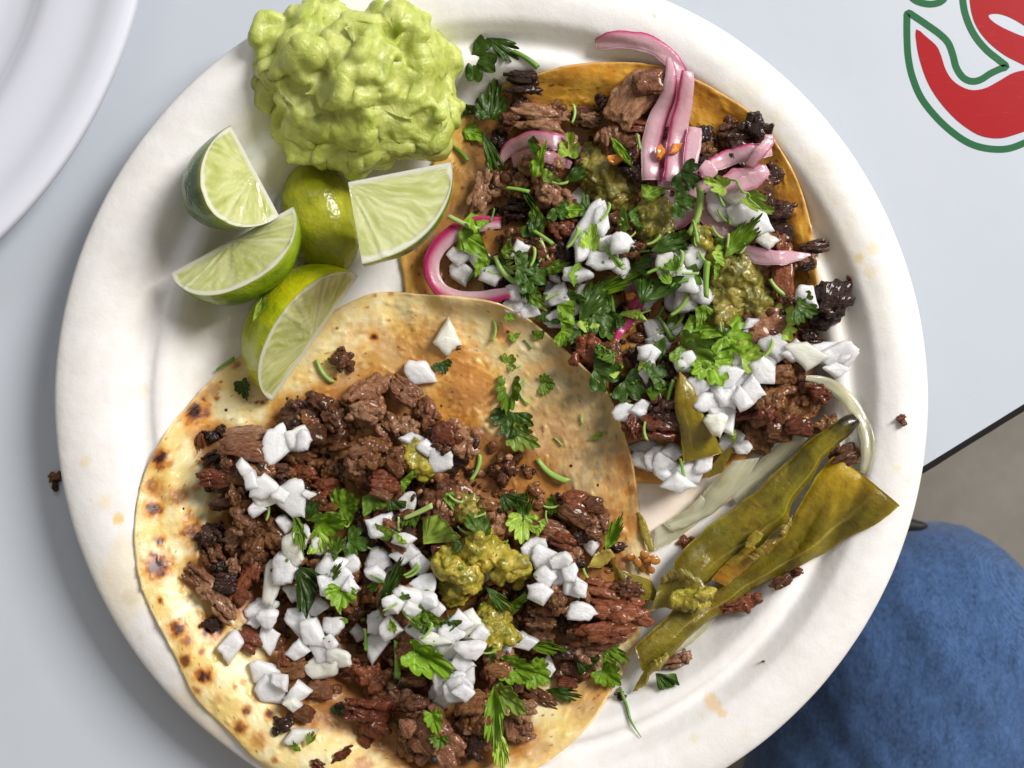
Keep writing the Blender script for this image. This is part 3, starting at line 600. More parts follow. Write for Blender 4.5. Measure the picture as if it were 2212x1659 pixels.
def stem_me(k):
    if ('s', k) not in LM:
        r = np.random.default_rng(700+k); n, m = 12, 10; s = np.linspace(-1, 1, n); a = np.linspace(0, 2*math.pi, m, endpoint=False); bd = r.uniform(-.12, .2)
        V = []; C = []
        g = np.array([(.20, .36, .05), (.30, .46, .10), (.12, .26, .03), (.38, .50, .16)][k % 4])
        for i, x in enumerate(s):
            for b_ in a: V.append((x + .06*math.cos(b_)*(abs(x) > .99), .13*math.cos(b_)*(1+.15*x) + bd*x*x, .13*math.sin(b_))); C.append(g*(1+.15*math.cos(3*b_)))
        for e in (-1, 1):
            for rr_, dx in ((.8, 0), (.35, -.04)):
                for b_ in a: V.append((e*(1+dx) + .06*math.cos(b_), .13*rr_*math.cos(b_)*(1+.15*e) + bd, .13*rr_*math.sin(b_))); C.append((.50, .60, .28))
        F = [grid_faces(n, m, True, flip=False)]; j = np.arange(m); jn = (j+1) % m
        for e, o0, base in ((0, n*m, 0), (1, n*m+2*m, (n-1)*m)):
            q = np.stack([base+j, base+jn, o0+jn, o0+j], 1); q2 = np.stack([o0+j, o0+jn, o0+m+jn, o0+m+j], 1)
            F += [q if e else q[:, ::-1], q2 if e else q2[:, ::-1]]
        LM['s', k] = make_mesh('cilantro_stem', np.array(V), np.concatenate(F), np.array(C), M['stem'])
    return LM['s', k]
PLACED = []       # every loose piece: object, photo place, sort words
CAP = {'back': 3.1, 'front': 3.1, None: 9}
def put(me, name, px, py, a, b, h, rot, taco, sink=.35, tiltx=0, tilty=0, flatz=None):
    """a, b, h half sizes in cm; px, py in the photo"""
    x, y, z = locate(px, py, h*.5); m, M_ = foot(x, y, a, b, -rad(rot)); zc = .55*m + .45*M_ + h*(1-sink)
    cap = CAP[taco]
    if zc + h > cap: zc = max(cap - h, m - .1*h) + .02*random.random()
    if flatz is not None: zc = flatz
    x, y = W(px, py, zc)
    o = bpy.data.objects.new(name, me); COL.objects.link(o); o.location = (x*CM, y*CM, zc*CM)
    o.scale = (a, b, h); o.rotation_euler = Euler((tiltx, tilty, -rad(rot)))
    stamp(x, y, zc, a*.92, b*.92, h*.9, -rad(rot)); return o
KINDW = {'brown': ('brown', 'seared beef chunk'), 'charred': ('charred black', 'beef chunk'), 'pink': ('pinkish brown', 'beef piece'), 'red': ('reddish brown', 'beef piece')}
CN = [0]
def meat_at(c, x, y, L, B, rot, kind, taco, h=None, label=None, seed=None, big=True):
    px, py = cp(c, x, y); s = cs(c)*KPX; CN[0] += 1; k = CN[0] if seed is None else seed
    a, b = L*s/2*1.13, B*s/2*1.13; h = h or min(a, b)*.72
    o = put(meat_me(kind, k*7), 'beef_chunk', px, py, a, b, h, rot, taco, .38, random.uniform(-.15, .15), random.uniform(-.12, .12))
    PLACED.append((o, px, py, 'beef', KINDW[kind][0], KINDW[kind][1], max(a, b), taco, label, big)); return o
def onion_at(c, x, y, L, B, rot, taco, h=None, label=None, tilt=None, big=True):
    px, py = cp(c, x, y); s = cs(c)*KPX; CN[0] += 1; a, b = L*s/2*1.14, B*s/2*1.14; h = h or random.uniform(.12, .26); tl_ = random.uniform(-.3, .3) if tilt is None else tilt
    o = put(onion_me(CN[0]*7), 'onion_dice', px, py, a, b, h, rot, taco, .2, tl_, random.uniform(-.25, .25))
    PLACED.append((o, px, py, 'onion', 'white', 'onion dice', max(a, b), taco, label, big)); return o
def leaf_at(c, x, y, L, rot, k, kind='full', taco=None, label=None, B=None, tx=None, ty=None, lift=.0, big=True):
    px, py = cp(c, x, y); s = cs(c)*KPX; a = L*s/2*(1.14 if big else 1.05); me, hz, wy = leaf_me(k, kind); b = a if B is None else B*s/2/wy; CN[0] += 1
    o = put(me, 'cilantro_leaf', px, py, a, b, a*.8, rot, None, .62, random.uniform(-.25, .25) if tx is None else tx, random.uniform(-.25, .25) if ty is None else ty)
    x_, y_, _ = o.location/CM; m, mx = foot(x_, y_, a*.5, b*.5, 0); 
    tone = {0: 'mid green', 1: 'fresh green', 2: 'pale green', 3: 'dark green'}[k % 4]; nm = {'full': 'cilantro leaf', 'small': 'cilantro leaf', 'cut': 'chopped cilantro leaf', 'frag': 'cilantro leaf shred', 'strip': 'narrow cilantro leaf'}[kind]
    PLACED.append((o, px, py, 'leaf', tone, nm, a, taco, label, big)); return o
_st0 = stamp
def stem_at(c, x, y, L, rot, k, taco=None, label=None, wd_=1.0, big=True):
    px, py = cp(c, x, y); s = cs(c)*KPX; a = L*s/2; b = min(a, .62)*wd_*1.25
    o = put(stem_me(k), 'cilantro_sprig', px, py, a, b, b, rot, None, 1.0 - .13, 0, random.uniform(-.15, .15))
    PLACED.append((o, px, py, 'stem', ['green', 'bright green', 'dark green', 'pale green'][k % 4], 'cilantro stem bit', a, taco, label, big)); return o
# stamps of leaves and stems must stay thin
def put(me, name, px, py, a, b, h, rot, taco, sink=.35, tiltx=0, tilty=0, flatz=None, _p=put):
    global stamp
    if name in ('cilantro_leaf', 'cilantro_sprig'):
        x, y, z = locate(px, py, .1); thin = name == 'cilantro_leaf'
        m, mx = foot(x, y, a*.9, (b if thin else b*.3), -rad(rot)); hh = (.10 if thin else .13*b)
        zc = .35*m + .65*mx + (.10*a if thin else .12*b) + .03
        x, y = W(px, py, zc); o = bpy.data.objects.new(name, me); COL.objects.link(o); o.location = (x*CM, y*CM, zc*CM)
        o.scale = (a, b, a if thin else b); o.rotation_euler = Euler((tiltx, tilty, -rad(rot)))
        stamp(x, y, zc - .03, a*.7, (b*.6 if thin else b*.15), .06, -rad(rot)); return o
    return _p(me, name, px, py, a, b, h, rot, taco, sink, tiltx, tilty, flatz)

# long pieces between two boundary lines
def sheet(name, A, B, mat, colf, th=.12, nl=70, nw=15, arch=0.0, lift=0.0, drape=.25, label=None, cat=None, group=None, taper=0.0, tiltw=0.0, rough=.03, zoff=None, seed=0., wob=3.):
    """A, B: the two long edges in frame px"""
    A = resample([(*p, 0) for p in A], nl)[:, :2]; B = resample([(*p, 0) for p in B], nl)[:, :2]; q_ = np.linspace(0, 1, nl)*6; A = A + wob*np.stack([fbm(np.stack([q_, q_*0, q_*0+seed+k], 1), 4) for k in (1.5, 5.5)], 1); B = B + wob*np.stack([fbm(np.stack([q_, q_*0, q_*0+seed+k], 1), 4) for k in (8.5, 3.5)], 1); v = np.linspace(0, 1, nw)
    px = A[:, None, 0]*(1-v) + B[:, None, 0]*v; py = A[:, None, 1]*(1-v) + B[:, None, 1]*v; Hs = SHB(drape)
    z = np.full(px.shape, 1.5)
    for _ in range(3):
        s = KPX*(CAM_H-z)/(CAM_H-2); X = (px-1106)*s; Y = -(py-829.5)*s; z = hs(X, Y, Hs)
        for _ in range(4): z[1:-1] = .4*z[1:-1] + .3*(z[:-2]+z[2:])
        zm = z.mean(1, keepdims=True); z = zm + .15*(z - zm) + lift + th/2
        z = np.maximum(z, plate_z(X, Y) + th*.7)
    if zoff is not None: z = z + np.interp(np.linspace(0, 1, nl), *zoff)[:, None]
    vv = 2*v-1; wd2 = np.hypot(X[:, 0]-X[:, -1], Y[:, 0]-Y[:, -1])[:, None]/2
    z = z + arch*wd2*(1-vv**2) + tiltw*wd2*vv
    u_ = np.linspace(0, 1, nl)[:, None]; Ln = np.hypot(np.diff(X[:, nw//2]), np.diff(Y[:, nw//2])).sum(); n_ = fbm(np.stack([u_*Ln*.45 + 0*vv, vv*wd2*1.3, 0*X+seed], -1), 3, seed); z = z + rough*n_*2.4
    u = np.linspace(0, 1, nl)[:, None]; endt = np.sqrt(np.clip(1-np.abs(2*u-1)**14, 0.02, 1)); edt = np.sqrt(np.clip(1-np.abs(vv)**6, .03, 1)); t2 = th/2*endt*edt*(1+.25*n_)
    T = np.stack([X, Y, z+t2], -1).reshape(-1, 3); Bt = np.stack([X, Y, z-t2], -1).reshape(-1, 3); n0 = nl*nw
    c = colf(u*np.ones(nw), v*np.ones((nl, 1)), X, Y); C = np.vstack([c.reshape(-1, 3)]*2)
    F = [grid_faces(nl, nw), grid_faces(nl, nw, off=n0, flip=True)]; i = np.arange(nl-1)*nw
    F.append(np.stack([i, i+nw, i+nw+n0, i+n0], 1)[:, ::-1]); i = i+nw-1; F.append(np.stack([i, i+nw, i+nw+n0, i+n0], 1)); jn = np.arange(nw-1)
    F.append(np.stack([jn, jn+1, jn+1+n0, jn+n0], 1)); jn = jn+(nl-1)*nw; F.append(np.stack([jn, jn+1, jn+1+n0, jn+n0], 1)[:, ::-1])
    V = np.vstack([T, Bt])
    n3 = np.cross(T[nw]-T[0], T[1]-T[0])[2]
    F = np.concatenate(F)
    if n3 > 0: F = F[:, ::-1]
    o = obj(name, make_mesh(name, V, F, C, M[mat])); tag(o, label, cat, group)
    for q in range(0, 3): stampV(T)
    SHC.clear(); return o
SHC = {}
def SHB(d):
    if d not in SHC: SHC[d] = blur(H, d)
    return SHC[d]
def both(path, w, ends=(1, 1)):
    P = resample([(*p, 0) for p in path], 60)[:, :2]; d = np.gradient(P, axis=0); d /= np.linalg.norm(d, axis=1)[:, None]; n = np.stack([d[:, 1], -d[:, 0]], 1)
    ww = np.interp(np.linspace(0, 1, 60), *w)[:, None] if isinstance(w, tuple) else w; return P + n*ww/2, P - n*ww/2
def strip(name, c, path, w, *a, **k):
    P = cpl(c, path); s = cs(c); w = (w[0], [q*s*1.12 for q in w[1]]) if isinstance(w, tuple) else w*s; A, B = both(P, w); k.setdefault('nl', 80)
    return sheet(name, A, B, *a, **k)
def chunky(name, c, blobs, z_h, mat, label, cat, vox=.05, rough=.05, group=None, n=45, seed=1, taco=None):
    """wet spoonful: blobs (x, y, r) in enlargement px"""
    r = np.random.default_rng(seed); sp = []; s = cs(c)
    for x, y, R in blobs:
        px, py = cp(c, x, y); X, Y, Z = locate(px, py, z_h*.5); Rc = R*s*KPX; Z = foot(X, Y, Rc, Rc, 0)[0]
        X, Y = W(px, py, Z + z_h*.6); sp.append((X, Y, Z+.1*z_h, Rc*.86, Rc*.86, z_h*.85))
        for _ in range(n):
            a = r.uniform(0, 6.28); q = r.uniform(0, 1)**.5; q2 = r.uniform(.05, .17); d = Rc*q*.92
            sp.append((X+d*math.cos(a), Y+d*math.sin(a), Z + z_h*math.sqrt(max(0.03, 1-q*q))*r.uniform(.6, .95), q2*r.uniform(.8, 1.4), q2, q2*.8, r.uniform(0, 3)))
    V, F = blob_mesh(sp, vox, 4, 2); V = warp(V, .16, 1.6, seed); V = warp(V, .07, 5., seed); N = normals(V, F); V = V + N*(rough*2.2*fbm(V*2.6, 3, seed) + .045*ridged(V*5, 3, seed))[:, None]
    o = obj(name, make_mesh(name, V, F, mat=M[mat])); tag(o, label, cat, group); stampV(V); return o
CRUMB = []
for k in range(6):
    V, F = ico(2); V = V*(1 + .35*fbm(V*1.5, 2, k*5.)[:, None] + .22*ridged(V*2.6, 2, k*9.)[:, None]); CRUMB.append((norm_mesh(V), F))
def crumbs(name, polys, n, lo, hi, mat, label, cat, seed, flat=.7, over=.0):
    """fines too small to pick apart, joined into one object"""
    r = np.random.default_rng(seed); Vs, Fs, o0, t_ = [], [], 0, 0; P = np.vstack(polys)
    while t_ < n:
        p = P.min(0) + r.random(2)*(P.max(0)-P.min(0))
        if not any(inpoly(p[0], p[1], q) for q in polys): continue
        t_ += 1; V, F = CRUMB[int(r.integers(0, 6))]; s = lo*(hi/lo)**r.random(); x, y, z = locate(p[0], p[1]); q = r.normal(size=4); q /= np.linalg.norm(q)
        R = np.array(Matrix.Rotation(r.uniform(0, 6.28), 3, Vector(q[:3])))
        v = (V*np.array([s*r.uniform(1, 1.9), s, s*.8]))@R.T; v[:, 2] *= flat; Vs.append(v + np.array([x, y, z + s*flat*.45 + over])); Fs.append(F + o0); o0 += len(V)
    o = obj(name, make_mesh(name, np.vstack(Vs), np.vstack(Fs), mat=M[mat])); return tag(o, label, cat, kind='stuff')
def scatter(poly, n, seed, mind=18):
    r = np.random.default_rng(seed); P = np.array(poly); out = []; t_ = 0
    while len(out) < n and t_ < n*60:
        t_ += 1; p = P.min(0) + r.random(2)*(P.max(0)-P.min(0))
        if inpoly(p[0], p[1], poly) and all((p[0]-a)**2+(p[1]-b)**2 > mind**2 for a, b in out): out.append(tuple(p))
    return out
# ------------------------------------------------------------------ upper right taco: beef
mr = np.random.default_rng(5)
def fill_meat(poly, n, seed, taco, lo=.30, hi=.62, w=(.36, .14, .36, .14), mind=22):
    r = np.random.default_rng(seed)
    for (px, py) in scatter(poly, n, seed, mind):
        k = ['brown', 'charred', 'pink', 'red'][r.choice(4, p=w)]; a = r.uniform(lo, hi); b = a*r.uniform(.55, .95); s = KPX
        meat_at('P', px, py, 2*a/s, 2*b/s, r.uniform(0, 360), k, taco, big=False)
CAP['back'] = 1.7; CAP['front'] = 2.0
BF = [(1060, 330), (1120, 280), (1240, 300), (1400, 260), (1500, 330), (1600, 330), (1670, 420), (1700, 560), (1730, 700), (1740, 780), (1700, 860), (1600, 930), (1480, 960), (1380, 900), (1290, 800), (1210, 740), (1130, 650), (1060, 600), (1020, 480)]
fill_meat(BF, 52, 1, 'back', .5, .85, mind=34)
crumbs('beef_crumbs', [np.array(BF)], 420, .06, .19, 'brown_beef', 'fine brown beef crumbs filling the gaps of the upper right taco', 'beef crumbs', 51)
crumbs('beef_crumbs', [np.array(BF)], 220, .05, .15, 'charred_beef', 'fine charred beef crumbs between the chunks of the upper right taco', 'beef crumbs', 52)
CAP['back'] = 2.6
for a in [(360, 450, 210, 120, 5, 'charred', 'charred beef chunk at the top left edge of the corn tortilla'), (330, 590, 130, 150, 60, 'charred', None), (440, 640, 300, 170, 12, 'pink', 'crumbly pinkish beef piece just inside the top left of the back taco'), (550, 590, 140, 100, 20, 'brown', None),
          (960, 530, 330, 200, -52, 'pink', 'long smooth pinkish beef slice leaning against the pickled onion fan'), (1060, 450, 130, 200, 80, 'pink', None), (690, 640, 150, 120, 0, 'brown', None), (790, 560, 100, 100, 30, 'charred', 'small charred beef nub alone on the orange tortilla'), (720, 650, 120, 80, 10, 'pink', None), (815, 745, 130, 110, 0, 'pink', None), (980, 690, 140, 70, 10, 'red', None),
          (130, 1050, 250, 120, -72, 'pink', 'upright pinkish brown beef piece at the far left of the back taco'), (350, 1010, 130, 140, 0, 'brown', None), (510, 1040, 240, 160, 42, 'pink', 'greasy grey-brown beef piece left of the upper salsa spoonful'), (330, 1140, 180, 110, 0, 'charred', None), (230, 760, 120, 120, 0, 'charred', None), (280, 660, 120, 100, 0, 'brown', None),
          (1490, 700, 130, 160, 70, 'brown', None), (1560, 770, 230, 170, -20, 'charred', None), (1620, 700, 170, 160, 30, 'charred', 'big charred beef chunk at the upper right edge under the onion fan'), (1350, 740, 90, 110, 0, 'charred', None), (1360, 830, 130, 110, 0, 'brown', None), (1340, 900, 140, 90, 0, 'charred', None),
          (1690, 960, 130, 170, 80, 'charred', None), (1670, 1110, 200, 150, 70, 'charred', None), (1780, 1150, 130, 150, 80, 'charred', 'knobbly charred beef chunk at the right edge of the orange tortilla'), (1740, 1270, 170, 120, 0, 'charred', None), (1650, 1000, 130, 100, 30, 'brown', None),
          (1770, 1450, 110, 330, 0, 'red', 'upright reddish brown beef strip right of the lower salsa spoonful'), (1730, 1320, 120, 120, 0, 'red', None), (1935, 1345, 180, 75, -8, 'charred', 'dark beef crumb reaching over the right edge of the corn tortilla'), (1890, 1440, 130, 100, -15, 'pink', 'light brown curled beef piece with a dark hollow at the right edge'), (1905, 1450, 60, 50, 0, 'charred', None),
          (670, 1490, 130, 110, -20, 'brown', None), (575, 1250, 90, 130, 70, 'red', None), (990, 950, 120, 140, 0, 'charred', None), (920, 880, 120, 130, 0, 'charred', None), (1110, 1040, 90, 80, 0, 'charred', None)]:
    meat_at('B', *a[:5], a[5], 'back', label=a[6])
for a in [(1800, 370, 200, 240, 12, 'charred', 'large square charred beef chunk lying on the plate right of the back taco'), (1700, 510, 120, 90, 20, 'charred', None), (1740, 560, 90, 50, 0, 'charred', None), (660, 610, 210, 210, 10, 'red', 'dark red-brown beef chunk below the green herb heap, beside the front tortilla'), (750, 610, 90, 110, 0, 'brown', None),
          (1660, 860, 300, 200, -40, 'brown', 'large reddish brown beef chunk inside the curve of the pale onion ring'), (1560, 740, 180, 150, 0, 'brown', None), (1740, 790, 150, 110, 25, 'red', None), (1400, 880, 180, 90, -10, 'red', 'flat red-brown beef piece right of the white onion heap'), (1520, 820, 150, 130, 0, 'brown', None),
          (1450, 1010, 170, 150, 15, 'brown', None), (1560, 980, 150, 110, 0, 'brown', None), (1650, 960, 130, 90, 0, 'red', None), (1780, 960, 160, 110, -20, 'brown', None), (1880, 1080, 90, 150, 80, 'brown', 'brown beef piece poking out below the dark tip of the long chile'), (1870, 1110, 90, 130, 70, 'brown', None),
          (1010, 900, 150, 190, 0, 'charred', 'blackened beef chunk left of the upright yellow-green chile strip'), (900, 640, 120, 150, 0, 'charred', None), (960, 960, 190, 120, 10, 'red', None), (860, 960, 120, 120, 0, 'red', None), (800, 760, 90, 90, 0, 'charred', None), (1500, 890, 130, 120, 0, 'red', None), (1320, 860, 90, 90, 0, 'red', None)]:
    meat_at('C', *a[:5], a[5], 'back', label=a[6])
# ---- white onion under the herbs
def fill_onion(poly, n, seed, taco, lo=.26, hi=.5, mind=15):
    r = np.random.default_rng(seed)
    for (px, py) in scatter(poly, n, seed, mind):
        a = r.uniform(lo, hi); onion_at('P', px, py, 2*a/KPX, 2*a*r.uniform(.38, 1)/KPX, r.uniform(0, 360), taco, big=False)
CAP['back'] = 2.9
fill_onion([(1070, 590), (1130, 500), (1300, 480), (1560, 560), (1580, 640), (1650, 740), (1560, 830), (1460, 800), (1290, 690), (1160, 670)], 20, 11, 'back')
for a in [(300, 330, 110, 120, 0), (345, 390, 130, 110, 20), (455, 330, 120, 140, 40), (270, 370, 90, 90, 0), (520, 420, 200, 90, -30), (580, 480, 130, 80, 0), (950, 490, 120, 110, 30), (975, 560, 100, 110, 70), (930, 610, 110, 100, 0), (930, 680, 90, 160, 10), (1060, 480, 90, 90, 0), (1100, 640, 110, 100, 0),
          (1120, 340, 130, 130, 0), (1180, 300, 120, 130, 0), (1040, 200, 150, 150, 10), (1100, 250, 160, 120, 40), (1020, 60, 130, 120, 0), (1700, 330, 130, 100, 50), (1250, 640, 120, 120, 0),
          (1540, 570, 170, 130, 20), (1500, 640, 140, 120, -20), (1640, 590, 150, 110, 0), (1690, 620, 200, 130, 5), (1800, 600, 200, 110, 8), (1860, 620, 170, 130, -30), (1830, 680, 130, 80, 0), (1370, 640, 160, 130, 30), (1390, 720, 150, 120, -30), (1480, 700, 140, 120, 50), (1430, 780, 130, 140, 0), (1310, 720, 160, 130, -20), (1240, 770, 150, 130, 20), (1300, 800, 160, 120, 60), (1220, 830, 150, 100, -40), (1380, 820, 100, 120, 0), (1160, 760, 110, 110, 0),
          (1270, 880, 150, 120, 20), (1300, 940, 130, 130, 60), (1250, 950, 110, 110, 0), (820, 890, 130, 110, -20), (885, 875, 90, 110, 80), (920, 1060, 230, 90, 8), (890, 1125, 130, 110, -30), (960, 1110, 110, 120, 0), (1010, 1160, 150, 110, 30), (1040, 1080, 110, 90, 0), (1010, 1200, 110, 60, 10), (1330, 1030, 130, 110, -20), (1120, 1190, 230, 120, -30), (1070, 1230, 170, 100, 0), (1200, 1130, 130, 90, -50), (1380, 1060, 90, 60, 0)]:
    onion_at('C', *a, 'back')
for a in [(730, 1230, 130, 280, 30), (790, 1190, 90, 180, 10), (690, 1330, 110, 200, 20), (790, 1420, 150, 110, 20), (680, 1070, 150, 130, 0), (60, 1370, 130, 130, 0), (120, 1430, 110, 100, 0), (20, 1480, 120, 150, 0), (10, 1400, 130, 110, 0), (550, 1600, 140, 150, 20), (1640, 1220, 170, 150, 30), (1560, 1150, 180, 150, 0), (1450, 1120, 170, 160, 0), (1500, 1060, 150, 130, 0), (1690, 1310, 120, 90, 0), (400, 1490, 130, 90, -10), (190, 1500, 140, 110, 0), (370, 1600, 110, 90, 0), (1160, 1450, 150, 180, 0), (330, 1580, 120, 110, 0), (900, 1320, 120, 110, 0)]:
    onion_at('B', *a, 'back')
# ---- pickled onion
def pickc(edge, deep=1.0, pale=(.82, .52, .58), line=(.60, .03, .17), wdt=.13):
    def f(u, v, X, Y):
        e = v if edge > 0 else 1-v; st = fbm(np.stack([u*2.5, e*9, u*0], -1), 3, X.mean()); c = mixc(pale, (.90, .74, .75), np.clip(.5+.9*st, 0, 1)*sstep(1, .4, 1-e*.0))
        c = mixc(c, (.78, .30, .42), .75*sstep(.55, .95, e)*deep); c = mixc(c, line, deep*sstep(1-wdt*1.6, 1-wdt*.5, e + .04*st)); return mixc(c, (.72, .30, .42), .35*sstep(.2, .6, st))
    return f
def pk(c, path, w, edge=1, label=None, deep=1.0, th=.13, **k):
    return strip('pickled_onion_strip', c, path, w, 'pickled', pickc(edge, deep, **k.pop('pc', {})), th=th, label=label, cat='onion strip', group='pink pickled onion strips on the upper right taco', drape=k.pop('drape', .3), **k)
T = (([0, .12, .35, .8, 1], [15, 70, 90, 85, 60]))
pk('B', [(755, 245), (850, 222), (960, 222), (1070, 252), (1150, 310), (1205, 390), (1225, 480)], ([0, .1, .5, 1], [50, 85, 92, 75]), -1, 'broad curved magenta-edged pickled onion strip reaching up onto the plate rim', arch=.15, drape=.35)
pk('B', [(1185, 760), (1250, 900), (1330, 1080), (1440, 1230), (1560, 1340), (1640, 1390)], ([0, .5, 1], [110, 150, 60]), 1, 'wide pale pink pickled onion band running down under the herbs', .3)
pk('B', [(1200, 420), (1170, 600), (1150, 800), (1140, 990), (1160, 1120)], ([0, .5, 1], [70, 110, 90]), -1, 'pale middle strand of the upright pickled onion bundle', .7, lift=.05)
pk('B', [(1155, 315), (1160, 430), (1140, 540), (1090, 660), (1055, 800), (1060, 980)], ([0, .15, .5, 1], [25, 55, 95, 100]), -1, 'leftmost strand of the upright pickled onion bundle, its tip highest', .9, lift=.22, arch=.2)
pk('B', [(1255, 390), (1238, 540), (1210, 680), (1185, 830), (1170, 990)], ([0, .1, .5, 1], [55, 70, 95, 90]), 1, 'broad strand with a magenta rim in the upright pickled onion bundle', 1.0, lift=.38, arch=.25)
pk('B', [(1295, 695), (1280, 800), (1270, 920), (1275, 1020)], ([0, .2, 1], [62, 80, 70]), 1, 'short squared strand at the right of the upright pickled onion bundle', .6, lift=.3)
pk('B', [(1330, 970), (1390, 905), (1480, 860), (1580, 830), (1712, 815)], ([0, .3, .7, 1], [50, 80, 85, 60]), -1, 'curved pickled onion strip with magenta top edge pointing right', 1.0, lift=.35, arch=.1)
pk('B', [(1590, 910), (1640, 840), (1690, 780), (1700, 735)], ([0, .5, 1], [50, 60, 45]), 1, 'short purple onion strip standing at the tip of the right-hand fan', .6, lift=.45)
pk('B', [(1420, 1050), (1500, 985), (1590, 960), (1690, 915)], ([0, .4, .8, 1], [60, 110, 90, 40]), -1, 'lower pale strip of the right-hand pickled onion fan', .6, lift=.25)
pk('B', [(1530, 1020), (1610, 980), (1690, 930)], ([0, .5, 1], [70, 90, 40]), 1, 'lowest stubby strip of the right-hand pickled onion fan', .4, lift=.35)
pk('B', [(1330, 900), (1370, 930), (1400, 960)], ([0, .5, 1], [60, 90, 50]), 1, 'small pale onion flake between bundle and right-hand fan', .3, lift=.3)
pk('B', [(225, 900), (270, 830), (350, 775), (450, 755), (560, 775), (640, 815), (705, 850)], ([0, .2, .7, 1], [25, 75, 85, 50]), -1, 'arched purplish pickled onion strip left of the upper salsa spoonful', .8, lift=.15, pc=dict(pale=(.62, .36, .40)))
pk('B', [(300, 880), (420, 850), (520, 860), (620, 900)], ([0, .3, 1], [60, 80, 40]), -1, 'inner purplish onion layer under the arched strip', .5, lift=.1, pc=dict(pale=(.50, .28, .30)))
pk('B', [(1100, 1250), (1180, 1200), (1250, 1150), (1330, 1110)], ([0, .5, 1], [60, 120, 70]), 1, 'pink onion strip crossing right below the middle salsa spoonful', .7, lift=.15)
pk('B', [(1500, 1350), (1580, 1380), (1700, 1402), (1820, 1398), (1925, 1385)], ([0, .3, .7, 1], [40, 85, 70, 12]), -1, 'pale pink pointed onion strip reaching right past the tortilla edge', .3, lift=.28)
pk('B', [(1140, 1400), (1050, 1430), (980, 1480), (945, 1560), (960, 1620)], ([0, .3, 1], [50, 85, 60]), -1, 'purplish curled onion strip above the big dark cilantro leaf', .8, lift=.2, pc=dict(pale=(.60, .34, .42)))
pk('C', [(885, 340), (850, 400), (805, 460), (768, 540)], ([0, .4, .8, 1], [50, 72, 45, 12]), 1, 'deep magenta pointed onion strip below the big dark cilantro leaf', 1.0, lift=.25, pc=dict(pale=(.50, .04, .16), wdt=.5))
pk('P', [(1082, 482), (1040, 484), (995, 495), (955, 524), (934, 560), (935, 598), (958, 630), (1000, 645), (1050, 643), (1105, 630)], ([0, .1, .5, .9, 1], [22, 30, 32, 28, 20]), 1, 'large magenta-rimmed pickled onion ring at the left of the back taco', 1.0, lift=.32, th=.2, drape=.5, pc=dict(wdt=.45))
# ---- salsa
SG = 'spoonfuls of green tomatillo salsa on the upper right taco'
chunky('salsa_spoonful', 'B', [(800, 930, 165), (885, 1040, 145), (730, 880, 100)], .8, 'green_salsa', 'largest olive green salsa spoonful, left of the pickled onion bundle', 'salsa', group=SG, seed=2)
chunky('salsa_spoonful', 'B', [(1080, 1180, 130), (1110, 1260, 90)], .7, 'green_salsa', 'smaller olive salsa spoonful below the foot of the onion bundle', 'salsa', group=SG, seed=3)
chunky('salsa_spoonful', 'B', [(1330, 1290, 60), (1400, 1360, 90), (1430, 1400, 60)], .45, 'yellow_salsa', 'thin yellowish salsa trickle between cilantro stems', 'salsa', group=SG, seed=4)
chunky('salsa_spoonful', 'C', [(1370, 230, 150), (1330, 350, 130), (1440, 320, 110), (1300, 430, 80)], .8, 'green_salsa', 'brown-flecked green salsa spoonful at the right of the back taco', 'salsa', group=SG, seed=6)
def bit(name, c, x, y, L, B, rot, mat, label, cat, h=.12, seed=3, group=None):
    px, py = cp(c, x, y); s = cs(c)*KPX; V, F = onion_master(seed); me = make_mesh(name, V, F, mat=M[mat], sharp=35)
    o = put(me, name, px, py, L*s/2, B*s/2, h, rot, None, .1); return tag(o, label, cat, group)
CG = 'orange pepper bits on the upper right taco'
bit('pepper_bit', 'B', 1108, 825, 50, 95, 0, 'carrot', 'orange pepper bit lying left on the pickled onion bundle', 'pepper bit', group=CG)
bit('pepper_bit', 'B', 1188, 805, 100, 60, -35, 'carrot', 'pointed orange pepper bit lying right on the pickled onion bundle', 'pepper bit', group=CG, seed=5)
bit('pepper_bit', 'B', 865, 865, 100, 60, -15, 'carrot', 'pale orange pepper bit on the largest salsa spoonful', 'pepper bit', group=CG, seed=6)
bit('pepper_bit', 'B', 945, 1610, 60, 50, 0, 'carrot', 'small orange pepper bit left of the big dark cilantro leaf', 'pepper bit', group=CG, seed=7)
# ---- herbs
r_ = np.random.default_rng(17)
HP = [(1000, 480), (1080, 440), (1200, 430), (1330, 440), (1480, 400), (1580, 470), (1620, 540), (1560, 600), (1600, 700), (1560, 790), (1420, 860), (1330, 830), (1270, 760), (1180, 700), (1080, 640), (1010, 590)]
def fill_herb(poly, n, seed, taco, lo=30, hi=62, stems=.3, mind=14):
    r = np.random.default_rng(seed)
    for px, py in scatter(poly, n, seed, mind):
        if any(math.hypot(px-a, py-b) < c for a, b, c in ((1335, 385, 62), (1418, 465, 42), (1592, 635, 72), (1275, 490, 38), (1500, 560, 30), (960, 1220, 50))): continue
        if r.random() < stems: stem_at('P', px, py, r.uniform(24, 52), r.uniform(0, 360), int(r.integers(0, 4)), taco, big=False, wd_=r.uniform(.8, 1.2))
        else: leaf_at('P', px, py, r.uniform(lo, hi), r.uniform(0, 360), int(r.integers(0, 12)), ['cut', 'frag', 'cut', 'cut', 'strip'][int(r.integers(0, 5))], taco, tx=r.uniform(-.6, .6), ty=r.uniform(-.6, .6), big=False)
fill_herb(HP, 74, 31, 'back', 38, 70, .42)
def LV(c, lst, taco):
    for a in lst: leaf_at(c, a[0], a[1], a[2], a[3], a[4], a[5], taco, label=a[6] if len(a) > 6 else None, B=a[7] if len(a) > 7 else None)
